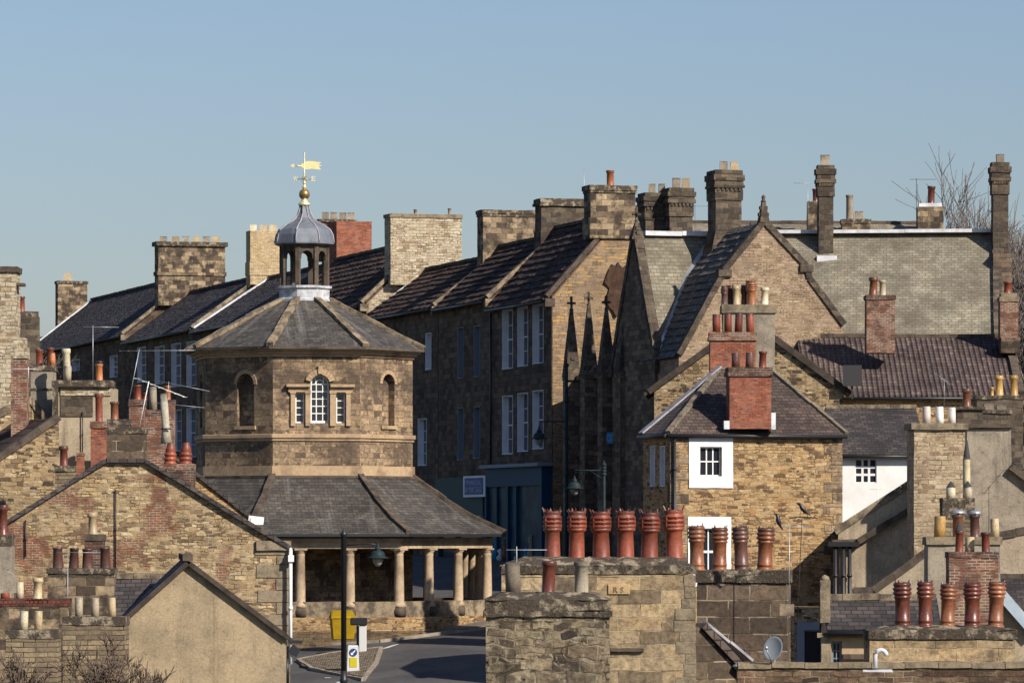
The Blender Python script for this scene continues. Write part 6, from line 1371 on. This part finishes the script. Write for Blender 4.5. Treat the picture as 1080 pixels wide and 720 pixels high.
# keep-left bollard
b0 = G(372.5, 709, 150, 260); t = thing('traffic_bollard', 'pale keep-left traffic bollard with a blue arrow disc and yellow panel on the cobbled island', 'bollard', b0); f_ = FrO(b0[:2], 3); h = W(0, 680, b0.y).z - b0.z; z0 = b0.z
m = MB(); V = [f_.L(-.24, -.13, z0), f_.L(.24, -.13, z0), f_.L(.24, .13, z0), f_.L(-.24, .13, z0), f_.L(-.2, -.1, z0 + h - .04), f_.L(.2, -.1, z0 + h - .04), f_.L(.2, .1, z0 + h - .04), f_.L(-.2, .1, z0 + h - .04), f_.L(-.17, -.08, z0 + h), f_.L(.17, -.08, z0 + h), f_.L(.17, .08, z0 + h), f_.L(-.17, .08, z0 + h)]
m.add(V, [[0, 1, 2, 3], [0, 1, 5, 4], [1, 2, 6, 5], [2, 3, 7, 6], [3, 0, 4, 7], [8, 9, 10, 11], [4, 5, 9, 8], [5, 6, 10, 9], [6, 7, 11, 10], [7, 4, 8, 11]]); bb = build('shell', m, M['plastic_white'], t)
zc = z0 + h - .27; m = MB(); m.prism([f_.L(.15 * math.cos(a), -.135, zc + .15 * math.sin(a)) for a in [2 * math.pi * i / 24 for i in range(24)]], f_.v * .03); build('blue_disc', m, M['sign_blue'], t)
m = MB(); ar = [(-.09, -.1), (.01, -.09), (-.025, -.055), (.09, .06), (.06, .09), (-.055, -.025), (-.09, .01)]; m.prism([f_.L(u, -.145, zc + z) for u, z in ar], f_.v * .009); build('arrow', m, M['white'], t)
m = MB(); m.box(f_, -.14, .14, -.14, -.118, z0 + .22, zc - .2); build('yellow_panel', m, M['yellow_green'], t)
# white post with black hood
b0 = G(382.5, 689, 150, 260); t = thing('hooded_post', 'short white post with a black box-shaped hood, beside the lamp post', 'bollard', b0); f_ = FrO(b0[:2], 0); s = b0.y / F; zt = W(0, 659, b0.y).z
m = MB(); m.box(f_, -4 * s, 4 * s, -.12, .12, b0.z, zt); build('post', m, M['plastic_white'], t, bev=.02); m = MB(); m.box(f_, -13 * s, 5 * s, -.2, .2, zt + .003, zt + 8 * s); m.box(f_, -6.5 * s, -4.1 * s, -.05, .15, b0.z, zt); build('hood', m, M['black'], t, bev=.04)
# ------------------------------------------------------------------ trees
for i, (px, Y, top, sp, sd) in enumerate(((1003, 262, 190, 1.15, 11), (1038, 275, 184, 1.2, 4), (1080, 258, 180, 1.25, 8), (955, 280, 205, 1.1, 5), (1020, 285, 188, 1.2, 15), (1073, 266, 205, 1.2, 19), (1098, 250, 200, 1.2, 23))):
    p = W(px, 500, Y); b = Vector((p.x, Y, g(p.x, Y))); h = W(px, top, Y).z - b.z
    bare_tree(('bare tree behind the snowy stone stack on the skyline', 'bare winter tree just left of the rightmost gothic chimney', 'bare winter tree at the right edge behind the rightmost gothic chimney', 'faint low bare tree showing above the far ridge by the skyline aerial pole', 'finely twigged bare tree farther back, halfway between the snowy stack and rightmost chimney', 'low dense bare tree directly right of the rightmost gothic chimney', 'bare tree cut off by the right edge, its twigs reaching lowest')[i], b, h * .92, sp, sd, levels=5, r0=.26, first=.315, kids=4, lr=(.66, .86), group='bare trees on the skyline', min_r=.02)
p = W(25, 500, 330); bare_tree('small bare treetop beyond the roofs at the far left', Vector((p.x, 330, g(p.x, 330))), 13.5, 1.2, 3, levels=6, r0=.2, first=.34, group='bare trees on the skyline', min_r=.02)
for i, (px, Y, top, sd) in enumerate(((25, 66, 672, 21), (105, 68, 680, 33), (150, 70, 682, 12))):
    p = W(px, 700, Y); b = Vector((p.x, Y, W(px, 830, Y).z)); h = W(px, top, Y).z - b.z; b0_ = Vector((p.x, Y, g(p.x, Y)))
    t = bare_tree(('leafless twiggy treetop in the lower left corner', 'leafless twiggy treetop below the three cream pots', 'leafless twigs in front of the tan rendered gable')[i], b, h, 1.35, sd, levels=6, mat='bark', r0=.05, first=.38, kids=3, name='bare_tree', group='foreground treetops', min_r=.007)
    m = MB(); m.tube([b0_ - b + b, b], [.22, .06], 8); build('trunk', m, M['bark'], t)
